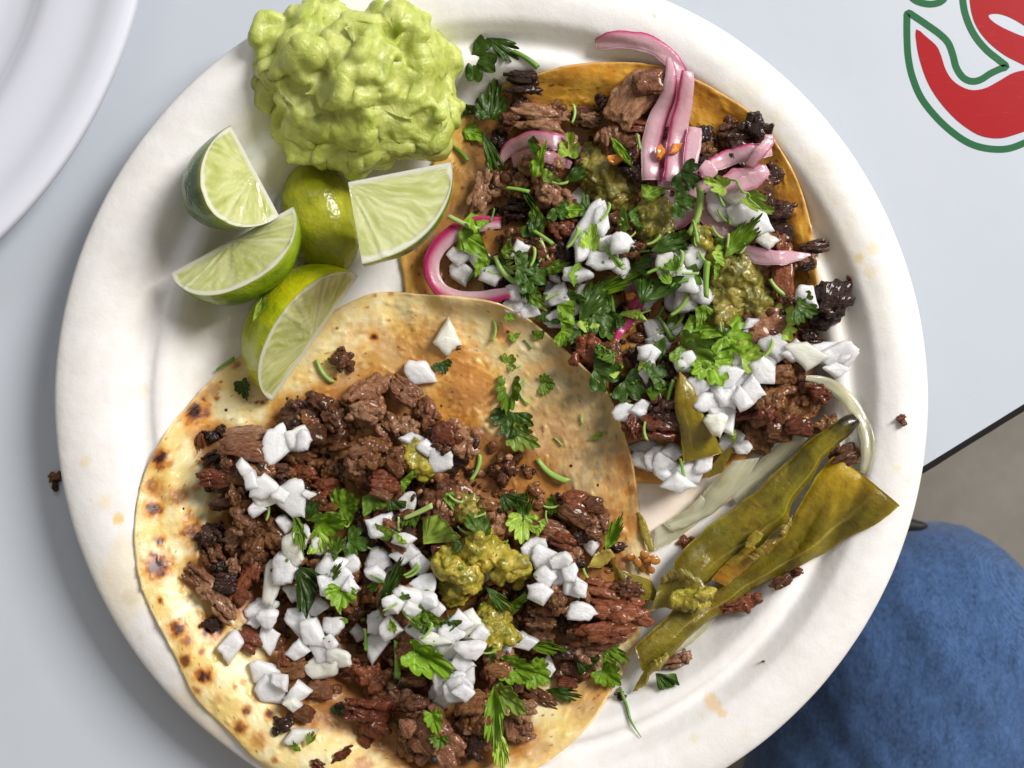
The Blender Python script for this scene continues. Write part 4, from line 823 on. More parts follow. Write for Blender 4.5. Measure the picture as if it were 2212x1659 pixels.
def ST(c, lst, taco):
    for a in lst: stem_at(c, a[0], a[1], a[2], a[3], a[4], taco, label=a[5] if len(a) > 5 else None)
LV('B', [(140, 330, 230, 20, 3, 'full', 'dark cilantro leaf lying on the plate right of the guacamole top'), (250, 260, 190, 30, 3, 'strip'), (195, 540, 330, -80, 7, 'full', 'tall dark cilantro leaf with sawtooth edge at the top left of the back taco', 190), (50, 600, 130, 60, 3, 'cut'), (110, 720, 150, 20, 1, 'cut', 'grey-green cilantro leaf between guacamole and back taco'), (190, 850, 270, 68, 3, 'strip', None, 90),
         (610, 790, 190, -85, 2, 'full', 'pale yellow-green cilantro leaf standing above the largest salsa spoonful', 120), (900, 830, 220, 60, 1, 'strip', None, 60), (440, 860, 190, -75, 1, 'cut', None, 90), (420, 790, 90, 20, 2, 'frag'), (1255, 965, 170, 40, 3, 'small'), (1410, 1000, 190, 200, 2, 'full', 'pale cilantro leaf below the right-hand pickled onion fan', 100), (1640, 1110, 250, 38, 2, 'full', 'pale serrated cilantro leaf resting on the charred beef at right', 110),
         (1560, 1280, 260, -55, 1, 'strip', 'long dark-edged cilantro leaf curling down at the right of the back taco', 110), (1235, 1100, 170, 10, 3, 'small'), (1070, 1030, 130, -30, 1, 'cut'), (110, 1310, 200, 30, 1, 'cut', 'broad light green cilantro leaf inside the magenta onion ring', 190), (730, 1290, 190, -75, 2, 'full', 'bright veined cilantro leaf lying on the long white onion piece', 110), (640, 1130, 150, 0, 1, 'cut'), (560, 1150, 130, 40, 3, 'small'), (390, 1250, 90, 300, 2, 'frag'), (430, 1240, 160, -80, 3, 'strip'), (370, 1050, 220, 60, 3, 'strip', None, 40),
         (830, 1560, 320, -25, 5, 'strip', 'long curled cilantro frond left of the big dark leaf', 90), (1080, 1560, 280, -60, 7, 'cut', 'biggest dark green cilantro leaf in the middle of the back taco', 240), (1150, 1330, 180, -20, 3, 'strip'), (500, 970, 120, -50, 2, 'cut'), (650, 950, 150, -30, 3, 'strip'), (1290, 1500, 110, 30, 2, 'frag'), (1420, 1390, 110, 0, 2, 'cut'), (300, 1370, 110, 10, 1, 'cut'), (420, 1500, 200, 10, 3, 'full'), (540, 1450, 140, -10, 1, 'strip')], 'back')
LV('C', [(1590, 440, 230, -30, 6, 'full', 'light green fan-shaped cilantro leaf right of the lower salsa spoonful', 210), (1690, 390, 160, 20, 7, 'small'), (1150, 600, 260, 25, 5, 'full', 'large bright cilantro leaf above the white onion heap', 200), (1250, 690, 200, 70, 1, 'full'), (720, 690, 200, 10, 3, 'full'), (850, 770, 180, 40, 3, 'full', 'dark cilantro leaf beside the upright chile strip'), (970, 700, 140, -30, 3, 'small'), (1190, 480, 170, 0, 1, 'cut'), (1270, 530, 150, 40, 3, 'full'), (1350, 540, 230, 25, 1, 'full'), (1420, 610, 150, -20, 2, 'small'), (330, 190, 150, 0, 3, 'small'), (400, 340, 120, 30, 1, 'cut'), (440, 430, 120, 80, 3, 'cut'), (540, 400, 110, 30, 3, 'frag'), (650, 350, 210, -60, 3, 'strip'), (700, 440, 160, 30, 3, 'full'), (540, 510, 140, 20, 1, 'small')], 'back')
ST('B', [(375, 315, 170, 32, 2, 'dark cilantro stem running off the leaf near the guacamole'), (640, 620, 110, -85, 1), (615, 660, 100, 30, 3), (1315, 1150, 260, -78, 1, 'thick bright cilantro stem standing upright beside the trickle of salsa'), (1300, 1260, 130, 80, 0), (1355, 1520, 200, -88, 0, 'thick green cilantro stem left of the lower salsa spoonful'), (850, 1390, 150, 45, 0), (870, 1440, 100, 40, 1), (250, 1480, 190, 52, 1, 'split cilantro stem right of the magenta onion ring'), (270, 1460, 90, 40, 3), (420, 1400, 110, -78, 1), (460, 1390, 80, -80, 1), (30, 1215, 180, 25, 3, 'pale cilantro stem tip crossing the top of the magenta onion ring'), (20, 830, 130, 45, 2), (1440, 1180, 90, 50, 1), (1410, 1270, 90, 50, 1), (1340, 1410, 100, 50, 1), (1430, 1080, 100, 60, 0), (1475, 1310, 80, -85, 3), (1220, 1430, 130, -75, 1), (640, 1300, 130, -60, 1), (815, 1160, 110, -60, 1), (1750, 1580, 150, 40, 1, 'cilantro stem below the upright reddish beef strip'), (1270, 1490, 90, 0, 3), (1480, 1180, 90, 80, 0), (330, 1030, 130, 10, 0), (560, 1000, 90, 0, 1), (1250, 1640, 90, -60, 1), (990, 770, 90, 80, 0), (470, 1290, 130, 35, 0)], 'back')
ST('C', [(1085, 380, 130, -50, 1), (1070, 460, 100, -50, 1), (1010, 480, 130, 60, 0), (990, 400, 90, -60, 1), (1510, 590, 110, -60, 1), (1275, 475, 50, 80, 3), (790, 820, 110, 20, 3), (905, 980, 90, 85, 1, 'short cilantro stem below the pile, near the middle of the plate'), (1030, 790, 120, -75, 0), (750, 350, 110, 80, 0), (1320, 1010, 60, 10, 2), (1090, 1160, 100, 80, 0), (240, 1050, 80, 0, 0)], 'back')
tortilla('tortilla', 'pale flour tortilla with toasted brown spots under the lower left taco', (840, 1180),
  [(860, 630), (905, 634), (1000, 640), (1080, 655), (1145, 690), (1210, 745), (1270, 800), (1315, 850), (1345, 925), (1368, 1000), (1380, 1080), (1388, 1150), (1398, 1200), (1405, 1280), (1380, 1380), (1345, 1460), (1318, 1500), (1280, 1560), (1220, 1620), (1140, 1670), (1000, 1720), (850, 1735), (740, 1725), (650, 1690), (570, 1655), (490, 1580), (420, 1510), (385, 1440), (350, 1370), (310, 1290), (293, 1220), (288, 1150), (300, 1060), (325, 990), (365, 920), (400, 880), (460, 815), (530, 760), (620, 715), (700, 680), (770, 645), (810, 632)],
  M['flour_tortilla'], front_col, .42, nr=230, na=560)
# ------------------------------------------------------------------ guacamole
gz = float(H[int((W(765, 190)[0]-GX0)/GS), int((W(765, 190)[1]-GY0)/GS)])
gr = np.random.default_rng(21); sp = []
gc = np.array(W(768, 174, 2.2)); 
outl = [(0, 232), (20, 240), (45, 205), (70, 190), (90, 175), (115, 190), (140, 215), (165, 232), (185, 236), (205, 215), (225, 208), (250, 190), (270, 182), (290, 190), (315, 205), (340, 228)]
def orad(a):
    A = np.array(outl, float); return np.interp(a % 360, np.r_[A[:, 0], 360], np.r_[A[:, 1], A[0, 1]])*KPX*1.0
for k in range(26):
    a = gr.uniform(0, 360); q = gr.uniform(0, 1)**.6; R = orad(a)
    s = gr.uniform(.35, .95); rr = max(0, R*q - s*.55); hh = 2.7*math.sqrt(max(0, 1-(rr/R)**2.4))
    z = gz + gr.uniform(.45, 1)*hh
    sp.append((gc[0]+rr*math.cos(rad(a)), gc[1]+rr*math.sin(rad(a)), z - s*.25, s*gr.uniform(.9, 1.7), s*gr.uniform(.35, .8), s*gr.uniform(.4, .7), gr.uniform(0, 3.1)))
for k in range(12):    # pea-sized bits of avocado standing proud
    a = gr.uniform(0, 360); q = gr.uniform(0, 1)**.5; R = orad(a); s = gr.uniform(.07, .20); rr = max(0, R*q - s*.4); hh = 2.75*math.sqrt(max(0, 1-(rr/R)**2.4))
    sp.append((gc[0]+rr*math.cos(rad(a)), gc[1]+rr*math.sin(rad(a)), gz + hh*gr.uniform(.7, 1.04), s*gr.uniform(1, 2.2), s, s, gr.uniform(0, 3.1)))
for k in range(90):
    a = k*4.0; R = orad(a)
    for q, hh in ((.86, .5), (.8, 1.1), (.62, 1.8), (.35, 2.3)):
        sp.append((gc[0]+R*q*math.cos(rad(a)), gc[1]+R*q*math.sin(rad(a)), gz + hh*.55, .45, .45, hh*.5))
sp.append((gc[0], gc[1], gz+1.1, 1.9, 1.7, 1.3))
V, F = blob_mesh(sp, .07, 40)
V = warp(V, .45, .7, 3.); V = warp(V, .10, 1.8, 8.)
N = normals(V, F); wq = V + .35*np.stack([fbm(V*.8, 2), fbm(V*.8, 2, 31.), fbm(V*.8, 2, 77.)], 1)
V = V + N*(.30*fbm(wq*.7, 2, 2.) + .13*ridged(wq*np.array([.7, 1.2, .9]), 1, 9.) + .07*fbm(wq*1.8, 3, 5.) + .035*fbm(V*4.6, 2, 1.) + .045*ridged(V*2.2, 2, 4.) + .05*np.clip(fbm(V*4.5, 2, 5.)-.15, 0, 1))[:, None]
V = lap(V, F, .5); V[:, 2] = np.maximum(V[:, 2], hs(V[:, 0], V[:, 1]) - .02)
guac = obj('guacamole', make_mesh('guacamole', V, F, mat=M['guac'])); tag(guac, 'large glossy green mound of chunky guacamole at the top of the plate', 'guacamole')
stampV(V)

# ------------------------------------------------------------------ lime wedges
def lime(label, ridge0, ridge1, b, s0, s1, lift, col1, col2, seed, cross=False, tip=0.25, tilt=0.0, z0=None):
    """ridge0 -> ridge1: ends of the core edge in the photo; b: radius cm; s0..s1: sector in degrees, 0 = right-hand side of the ridge seen from above, 90 = up"""
    zz = lift; smin = -1 if s0 <= -90 <= s1 else min(0, math.sin(rad(s0)), math.sin(rad(s1))); rz = lift - b*smin
    p0 = np.array(W(*ridge0, rz)); p1 = np.array(W(*ridge1, rz)); L = np.linalg.norm(p1-p0); ax = (p1-p0)/L
    a = L if cross else L/2; org = p0 if cross else (p0+p1)/2
    rr = np.random.default_rng(seed)
    right = np.array([ax[1], -ax[0]])
    def place(x, v, w):  # x along the axis, v to the right, w up
        x = np.asarray(x); return np.stack([org[0] + ax[0]*x*math.cos(tilt) + right[0]*v - ax[0]*w*math.sin(tilt), org[1] + ax[1]*x*math.cos(tilt) + right[1]*v - ax[1]*w*math.sin(tilt), w*math.cos(tilt) + x*math.sin(tilt)], -1)
    x0 = 0.0 if cross else -1.0
    def prof(x): # x in -1..1 -> radius factor with nippled ends
        return np.sqrt(np.clip(1 - np.abs(x)**2.15, 0, 1))*(1) 
    nx, ns = 90, 70
    xs = (1 - np.cos(np.linspace(0 if not cross else math.pi/2, math.pi, nx))) - 1 if not cross else np.sin(np.linspace(0, math.pi/2, nx))
    ang = np.radians(np.linspace(s0, s1, ns)); Xg, Ag = np.meshgrid(xs, ang, indexing='ij')
    R = b*prof(Xg); xx = a*Xg
    nb = fbm(np.stack([Xg*1.5, np.cos(Ag)*1.2, np.sin(Ag)*1.2], -1), 3, seed*3.1); R = R*(1+.035*nb)
    rind = place(xx, R*np.cos(Ag), R*np.sin(Ag)).reshape(-1, 3)
    t1 = sstep(-.35, .45, fbm(np.stack([Xg*1.4, np.cos(Ag)*1.6, np.sin(Ag)*1.6], -1), 4, seed*7.7) + .12*Xg); rc = mixc(col1, col2, t1)
    rc = mixc(rc, (.09, .10, .012), .22*sstep(.2, .6, fbm(np.stack([Xg*5, np.cos(Ag)*5, np.sin(Ag)*5], -1), 4, seed*1.7)))
    ed_ = np.minimum(np.arange(ns), np.arange(ns)[::-1])/ns; rc = mixc(rc, (.50, .50, .04), np.broadcast_to(.6*sstep(.05, 0, ed_), R.shape))
    root = None; zmin = rind[:, 2].min()
    c0 = np.array([org[0], org[1], 0.0]); hl = zz
    lo = hl - zmin
    root = empty('lime_wedge', (c0[0], c0[1], lo), label, 'lime wedge', 'lime wedges beside the guacamole')
    obj('rind', make_mesh('rind', rind - c0, grid_faces(nx, ns), rc.reshape(-1, 3), M['rind']), root)
    faces = [(math.radians(s0), 1), (math.radians(s1), -1)]
    for fa, sg in faces:
        nrad = 70; q = np.linspace(0, 1, nrad)
        Xf, Qf = np.meshgrid(xs, q, indexing='ij'); Rf = b*prof(Xf)*(1+.035*fbm(np.stack([Xf*1.5, np.cos(fa)*1.2+0*Xf, np.sin(fa)*1.2+0*Xf], -1), 3, seed*3.1))*Qf
        xf = a*Xf; rho = np.sqrt(np.clip((Xf)**2 + (prof(Xf)*Qf)**2, 0, 1)); rim = np.minimum((b*prof(Xf)*(1-Qf)), (a*(1-np.abs(Xf)))*1.2)   # cm to the rind
        phi = np.arctan2(Rf, xf)
        str_ = ridged(np.stack([phi*6.5 + .5*fbm(np.stack([xf, Rf, xf*0], -1), 2, seed), rho*2.2, rho*0], -1), 3, seed*5.)
        big = fbm(np.stack([phi*2.2, rho*1.4, rho*0], -1), 3, seed*2.)
        pith = np.maximum(sstep(.24, .10, rim + .04*big), sstep(.20, .05, Rf + .05*big))
        wedge = np.zeros_like(phi)
        for m0 in rr.uniform(.25, 2.9, 3): wedge = np.maximum(wedge, sstep(.05, .015, np.abs(phi - m0 + .06*big)))
        c = mixc((.40, .46, .07), (.74, .76, .36), np.clip(.4+.55*str_+.5*big, 0, 1)); c = mixc(c, (.80, .82, .55), .4*wedge + .3*sstep(.6, .95, str_))
        c = mixc(c, (.86, .87, .70), pith); c = mixc(c, (.48, .58, .12), sstep(.045, .0, rim))
        dp = -.045*(1-pith)*(.3 + .7*(1-np.clip(str_, 0, 1))) - .05*(1-pith)*big + .04*wedge
        dp[0] = 0; dp[-1] = 0 if not cross else dp[-1]; dp[:, -1] = 0; dp[:, 0] = 0
        nrm = np.array([-math.sin(fa), math.cos(fa)])*(-sg if sg == 1 else 1); nrm = np.array([math.sin(fa), -math.cos(fa)]) if sg == 1 else np.array([-math.sin(fa), math.cos(fa)])
        V = place(xf, Rf*math.cos(fa) + nrm[0]*dp, Rf*math.sin(fa) + nrm[1]*dp).reshape(-1, 3)
        obj('pulp', make_mesh('pulp', V - c0, grid_faces(nx, nrad, flip=(sg == 1)), c.reshape(-1, 3), M['pulp']), root)
        V2 = V
    if cross:
        q = np.linspace(0, 1, 60); Qf, Af = np.meshgrid(q, ang, indexing='ij')
        Rf = b*Qf*(1+.035*fbm(np.stack([0*Qf, np.cos(Af)*1.2, np.sin(Af)*1.2], -1), 3, seed*3.1)); st = ridged(np.stack([Af*8, Qf, Qf*0], -1), 2, seed)
        pith = np.maximum(sstep(.84, .93, Qf), sstep(.14, .05, Qf)); c = mixc(mixc((.42, .50, .12), (.66, .70, .36), np.clip(.5+.5*st, 0, 1)), (.86, .87, .70), pith)
        V = place(0*Rf + .0, Rf*np.cos(Af), Rf*np.sin(Af)).reshape(-1, 3)
        obj('pulp', make_mesh('pulp', V - c0, grid_faces(60, ns), c.reshape(-1, 3), M['pulp']), root)
    R3 = rind.copy(); R3[:, 2] += lo; stampV(R3); V3 = V2.copy(); V3[:, 2] += lo; stampV(V3)
    return root
DG, LG, YL, OL = (.04, .11, .010), (.20, .34, .012), (.62, .60, .010), (.24, .24, .012)
lime('lime wedge with skin side up, half buried under the guacamole', (664, 352), (726, 596), 1.2, 15, 165, .25, (.30, .31, .015), (.42, .42, .02), 3)
lime('lime wedge with dark green rind and round fan-patterned face, left of the guacamole', (503, 272), (600, 468), 2.25, -84, 50, .45, DG, (.13, .22, .012), 5, tilt=-.32)
lime('lime wedge leaning to the right against the guacamole, its face a three-cornered quarter', (752, 394), (975, 350), 2.5, -64, 14, 1.1, DG, LG, 8, cross=True, tilt=.0)
lime('lime wedge lying flat below the dark round-faced one, white edge to the upper left', (368, 590), (634, 446), 1.84, -60, 33, .6, (.08, .20, .01), (.30, .42, .01), 11)
lime('bright yellow-green lime wedge standing on its edge, lowest of the five', (774, 596), (588, 866), 2.12, -3, 63, .5, YL, (.42, .50, .01), 14)
# ------------------------------------------------------------------ lower left taco
CAP['front'] = 2.2
hb = float(np.percentile(hs(*W(np.array([600, 700, 800]), np.array([1200, 1300, 1100]), .5)), 50))
FF = [(480, 960), (560, 940), (660, 880), (800, 860), (920, 880), (1050, 950), (1150, 990), (1240, 1090), (1310, 1160), (1340, 1240), (1350, 1340), (1270, 1400), (1170, 1450), (1110, 1560), (1000, 1650), (880, 1630), (780, 1560), (680, 1500), (600, 1440), (570, 1370), (500, 1300), (440, 1240), (460, 1140), (530, 1080), (470, 1020)]
fill_meat(FF, 58, 2, 'front', .5, .85, mind=36)
crumbs('beef_crumbs', [np.array(FF)], 480, .06, .2, 'brown_beef', 'fine brown beef crumbs filling the gaps of the lower left taco', 'beef crumbs', 53)
crumbs('beef_crumbs', [np.array(FF)], 130, .05, .15, 'pink_beef', 'fine pinkish beef crumbs among the chunks of the lower left taco', 'beef crumbs', 54)
crumbs('beef_crumbs', [np.array(FF)], 220, .05, .15, 'charred_beef', 'fine charred beef crumbs between the chunks of the lower left taco', 'beef crumbs', 55)
CAP['front'] = 2.9
for a in [(1495, 500, 170, 150, 20, 'brown', 'lone round beef chunk on the tortilla between the lowest lime and the taco filling'), (1340, 770, 200, 130, 25, 'brown', 'grey-brown beef slice at the top left of the front filling'), (1440, 850, 230, 150, 50, 'brown', None), (1690, 740, 320, 260, -30, 'pink', 'biggest smooth pinkish beef slab at the top of the front filling'), (1640, 840, 220, 150, 10, 'pink', None), (1880, 700, 220, 150, 35, 'pink', None), (2020, 830, 150, 200, -10, 'pink', 'crumbly light beef bit at the upper right of the pinkish slab'), (1780, 920, 160, 150, 60, 'pink', None), (1900, 930, 160, 150, -20, 'pink', None),
          (1440, 1000, 200, 150, -10, 'brown', None), (1300, 900, 110, 90, 0, 'red', None), (1330, 960, 130, 130, 0, 'brown', None), (900, 960, 260, 100, -4, 'pink', 'flat layered pinkish beef slice at the left of the front filling'), (870, 1050, 260, 130, 10, 'pink', None), (680, 980, 140, 90, 10, 'charred', 'charred beef nub at the far upper left of the front filling'), (740, 940, 70, 80, 0, 'charred', None), (610, 1010, 60, 110, 0, 'red', None), (680, 1110, 120, 80, -15, 'charred', None), (740, 1240, 290, 110, 4, 'red', 'flat reddish beef strip at the left end of the front filling'), (650, 1220, 90, 60, 0, 'red', None), (830, 1340, 110, 130, 0, 'brown', None), (850, 1450, 110, 200, -10, 'brown', None), (920, 1530, 160, 120, 30, 'brown', None),
          (1585, 1170, 170, 170, 0, 'pink', 'knobbly pale beef bit in the middle of the front filling'), (1430, 1180, 180, 170, 20, 'brown', None), (1700, 1080, 200, 200, 0, 'brown', None), (1830, 1150, 200, 220, 40, 'brown', None), (1760, 1260, 190, 150, 0, 'red', None), (1260, 1210, 170, 110, 10, 'red', None), (1120, 1190, 120, 90, 0, 'brown', None), (1230, 1100, 200, 100, 0, 'brown', None), (1390, 1290, 170, 130, 0, 'red', None), (1350, 1380, 160, 130, 20, 'brown', None), (1740, 1330, 130, 70, 20, 'pink', None), (1610, 1060, 150, 80, -20, 'pink', None), (2130, 960, 140, 150, 0, 'red', None), (2120, 1050, 140, 90, 0, 'brown', None), (690, 1570, 150, 110, 20, 'charred', None), (640, 1630, 120, 110, 40, 'charred', None)]:
    meat_at('D', *a[:5], a[5], 'front', label=a[6])
for a in [(440, 500, 210, 130, 45, 'pink', 'upper end of the curved pinkish beef piece at the left of the front taco'), (500, 590, 160, 120, 50, 'pink', None), (590, 690, 200, 120, 55, 'pink', None), (500, 250, 150, 120, 10, 'charred', None), (520, 360, 150, 130, 60, 'brown', None), (560, 430, 120, 100, 0, 'charred', None), (650, 300, 130, 90, -50, 'pink', None), (650, 420, 90, 130, 10, 'pink', 'smooth round light brown beef knob among dark beef at left'), (740, 500, 130, 260, 20, 'red', 'upright reddish beef strip at the left of the front onion heap'), (690, 620, 110, 150, 30, 'red', None), (600, 540, 140, 130, 0, 'charred', None), (760, 330, 130, 200, 20, 'brown', None), (700, 180, 150, 130, 20, 'pink', None),
          (515, 790, 110, 90, 0, 'charred', None), (740, 880, 160, 110, 40, 'red', None), (940, 1390, 150, 110, -30, 'charred', 'dark purple beef nub on the bare tortilla at lower left'), (1060, 1320, 150, 100, 20, 'brown', None), (1010, 1060, 200, 130, -20, 'brown', None), (1170, 1180, 150, 120, 0, 'pink', None), (1480, 1120, 260, 200, 10, 'red', None), (1350, 1050, 150, 120, 0, 'red', None), (1510, 1380, 330, 200, -62, 'red', 'big pointed reddish beef slab hanging down at the bottom of the front filling'), (1420, 1300, 200, 160, 20, 'red', None), (1860, 1450, 420, 270, 52, 'pink', 'large purple-brown beef slab with peppercorn at the bottom edge of the photo'), (1760, 1280, 180, 130, 0, 'brown', None), (1310, 1575, 160, 60, -38, 'red', 'thin red-brown beef sliver on bare tortilla near the bottom edge'), (1160, 1640, 90, 60, 30, 'red', None),
          (1470, 560, 110, 150, 0, 'brown', None), (1380, 730, 160, 130, 0, 'brown', None), (1400, 860, 120, 110, 0, 'brown', None), (960, 780, 90, 100, 0, 'brown', None), (960, 1000, 90, 150, 0, 'red', None), (1720, 1110, 200, 130, 0, 'brown', None), (2090, 1320, 140, 160, 0, 'brown', None), (2080, 1440, 150, 150, 0, 'pink', None)]:
    meat_at('E', *a[:5], a[5], 'front', label=a[6])
for a in [(1040, 220, 260, 130, 22, 'pink', 'rosy pink wet beef strip just above the yellow salsa'), (1110, 280, 150, 90, 20, 'red', None), (1130, 90, 200, 130, 30, 'pink', None), (1190, 40, 170, 140, 0, 'red', None), (1190, 130, 240, 110, 30, 'brown', None), (1290, 60, 130, 110, 0, 'brown', None), (1330, 170, 160, 150, -30, 'pink', 'pinkish beef bit at the right end of the front filling'), (1290, 230, 110, 100, 0, 'pink', None), (1200, 260, 120, 90, 0, 'charred', None),
          (980, 740, 190, 150, 20, 'pink', 'glossy light brown knobbly beef piece right of the lower salsa'), (970, 850, 170, 130, 0, 'pink', None), (1080, 650, 120, 150, 0, 'brown', None), (1110, 790, 110, 130, 0, 'charred', None), (1350, 600, 380, 170, 8, 'red', 'flat dark reddish beef slab beside the chile ends'), (1440, 700, 420, 200, 5, 'red', None), (1350, 850, 380, 180, -5, 'red', 'widest dark beef slab right of the salsa, under the chiles'), (1500, 560, 200, 130, 0, 'brown', None), (1150, 950, 200, 90, 0, 'charred', None), (1180, 1070, 240, 130, 8, 'brown', None), (1130, 1140, 130, 80, 0, 'red', None), (960, 1220, 280, 90, 32, 'brown', 'curved brown beef strand below the right-hand cilantro leaf'), (880, 1440, 130, 120, 0, 'pink', 'pale crumbly beef bit beside the lowest right cilantro leaf'), (840, 1330, 150, 130, 0, 'pink', None), (900, 1290, 100, 80, 0, 'pink', None), (600, 1360, 200, 180, 20, 'brown', None), (540, 1260, 170, 150, 0, 'brown', None), (640, 1480, 150, 150, 0, 'brown', None), (700, 1060, 150, 110, 0, 'brown', None), (660, 1100, 110, 120, 0, 'red', None), (560, 1520, 130, 200, 0, 'charred', None)]:
    meat_at('F', *a[:5], a[5], 'front', label=a[6])
crumbs('beef_crumbs', [np.array(FM), np.array([(400, 900), (1100, 700), (1350, 1150), (1250, 1600), (700, 1600), (350, 1250)])], 90, .025, .06, 'charred_beef', 'tiny dark specks strewn over the front tortilla', 'beef crumbs', 56)
# beef at the chiles and stray crumbs on the plate
for c, a in [('H', (390, 1450, 230, 120, -15, 'red', 'reddish beef piece on the plate below the lower chile strip')), ('H', (280, 1480, 150, 90, 0, 'red', None)), ('H', (650, 1295, 220, 80, -28, 'brown', 'thin brown beef piece peeping out under the lower chile strip')), ('H', (735, 1240, 70, 50, 0, 'red', None)), ('F', (1860, 285, 110, 90, 0, 'red', None)), ('F', (1780, 1010, 170, 90, -15, 'pink', 'small pink beef bit on the plate right of the chile tip')), ('F', (1860, 980, 80, 90, 0, 'pink', None)), ('F', (1440, 320, 110, 70, 0, 'charred', None)), ('F', (1460, 1220, 90, 60, 20, 'charred', None)),
            ('H', (1418, 255, 62, 72, -40, 'red', 'tiny red beef crumb alone on the right rim of the plate')), ('K', (298, 105, 80, 62, -20, 'brown', 'small brown beef crumb hanging over the left edge of the plate')), ('K', (295, 155, 36, 60, 0, 'charred', None)), ('C', (1897, 243, 34, 22, 40, 'red', 'tiny red crumb on the rim above the square charred chunk')), ('I', (508, 962, 22, 12, -10, 'brown', 'tiniest brown crumb on the lower right rim'))]:
    meat_at(c, *a[:5], a[5], None, label=a[6], h=.12 if a[2] < 130 else None)
# ---- onion on the front taco
CAP['front'] = 3.15
fill_onion([(590, 1180), (700, 1160), (840, 1180), (960, 1200), (1180, 1190), (1210, 1270), (1120, 1340), (1160, 1400), (1000, 1500), (880, 1460), (720, 1440), (600, 1330)], 12, 12, 'front')
for a in [(1090, 1040, 170, 280, 15), (1215, 985, 150, 150, 0), (1260, 1000, 90, 130, 0), (900, 1180, 90, 150, -20), (935, 1250, 110, 120, 20), (1010, 1290, 170, 150, 0), (1010, 1370, 150, 170, 30), (970, 1430, 110, 100, 0), (1180, 1380, 200, 230, -20), (1110, 1340, 110, 100, 0), (1290, 1340, 90, 60, 0), (1750, 1530, 210, 190, 30), (1140, 1530, 110, 120, 0), (1900, 1390, 110, 130, 0), (2110, 1130, 150, 160, 10), (1930, 1000, 160, 110, 0), (2020, 1050, 140, 110, 0), (1240, 1600, 120, 150, 0), (1880, 1620, 150, 90, 0)]:
    onion_at('D', *a, 'front')
onion_at('D', 2155, 360, 170, 230, 5, 'front', label='lone pinkish white onion piece high on the front tortilla', h=.25)
onion_at('D', 1985, 590, 210, 160, 25, 'front', label='purple translucent onion dice touching the biggest pinkish beef slab', h=.2)
for a in [(890, 500, 110, 330, 12), (960, 450, 150, 190, 0), (1010, 330, 130, 200, 10), (1020, 570, 150, 150, 0), (820, 690, 200, 130, -20), (790, 770, 120, 90, 0), (870, 860, 120, 200, -15), (850, 760, 130, 120, 0), (1060, 780, 210, 160, 30), (1130, 850, 200, 170, 40), (1040, 940, 150, 130, 0), (1180, 950, 210, 160, 20), (1190, 1030, 210, 150, -15), (1290, 1000, 150, 120, 10), (1230, 900, 110, 110, 0), (1250, 440, 200, 150, -20), (1270, 520, 200, 170, 0), (1310, 600, 170, 150, 0), (1360, 550, 110, 120, 0), (1160, 680, 130, 110, 0), (1250, 790, 130, 120, 20), (1535, 400, 150, 150, 20), (1520, 480, 140, 100, 0), (1410, 830, 110, 120, 0), (1530, 770, 130, 160, 0), (1520, 900, 150, 250, 10), (1610, 810, 140, 160, 5), (1700, 640, 180, 150, 20), (1620, 660, 130, 110, 0), (1740, 700, 110, 110, 0), (1690, 340, 180, 170, 0), (1780, 430, 150, 170, 0), (1800, 550, 150, 140, 0), (1830, 650, 130, 110, 0), (1880, 690, 110, 110, 0), (1790, 830, 200, 150, 0), (1880, 900, 200, 130, 0), (1960, 930, 190, 150, 30), (2040, 1010, 150, 150, 0), (2090, 800, 170, 190, 0), (2010, 790, 150, 130, 0), (1940, 1180, 170, 160, 20), (2030, 1170, 150, 130, 0), (1920, 1250, 110, 90, 0), (1180, 300, 110, 130, 0)]:
    onion_at('E', *a, 'front')
onion_at('E', 632, 925, 140, 195, 5, 'front', label='lone squarish onion dice on the bare tortilla at the left of the heap', h=.28)
onion_at('E', 1060, 1460, 200, 95, -18, 'front', label='lowest lone onion piece, beside the dark purple beef nub')
onion_at('E', 820, 1090, 180, 150, 25, 'front', label='pale onion piece on the tortilla, upper of the lower left cluster'); onion_at('E', 880, 1190, 170, 200, -20, 'front'); onion_at('E', 940, 1130, 100, 130, -30, 'front'); onion_at('E', 1040, 1200, 170, 130, -10, 'front'); onion_at('E', 1010, 1280, 110, 80, 0, 'front')
for a in [(930, 330, 150, 140, 0), (1010, 400, 190, 150, 20), (1070, 470, 190, 170, 30), (1000, 500, 140, 150, 0), (1100, 400, 130, 100, 0), (970, 600, 150, 130, 0), (1170, 540, 150, 180, -20), (1220, 570, 80, 110, -30), (1150, 470, 90, 110, 0), (1230, 710, 180, 110, 10), (560, 800, 190, 200, 0), (490, 760, 150, 130, 0), (430, 840, 150, 130, 0), (600, 850, 110, 110, 0), (340, 880, 200, 90, 10), (540, 950, 180, 110, 0), (860, 890, 190, 110, 0), (800, 840, 150, 90, 20), (1010, 1050, 100, 190, 5), (780, 700, 110, 90, 0), (450, 1170, 130, 170, 0), (380, 1150, 120, 150, 0), (500, 1200, 130, 120, 0)]:
    onion_at('F', *a, 'front')
onion_at('F', 1278, 310, 100, 130, 0, 'front', label='small clear onion dice at the right end of the front filling')
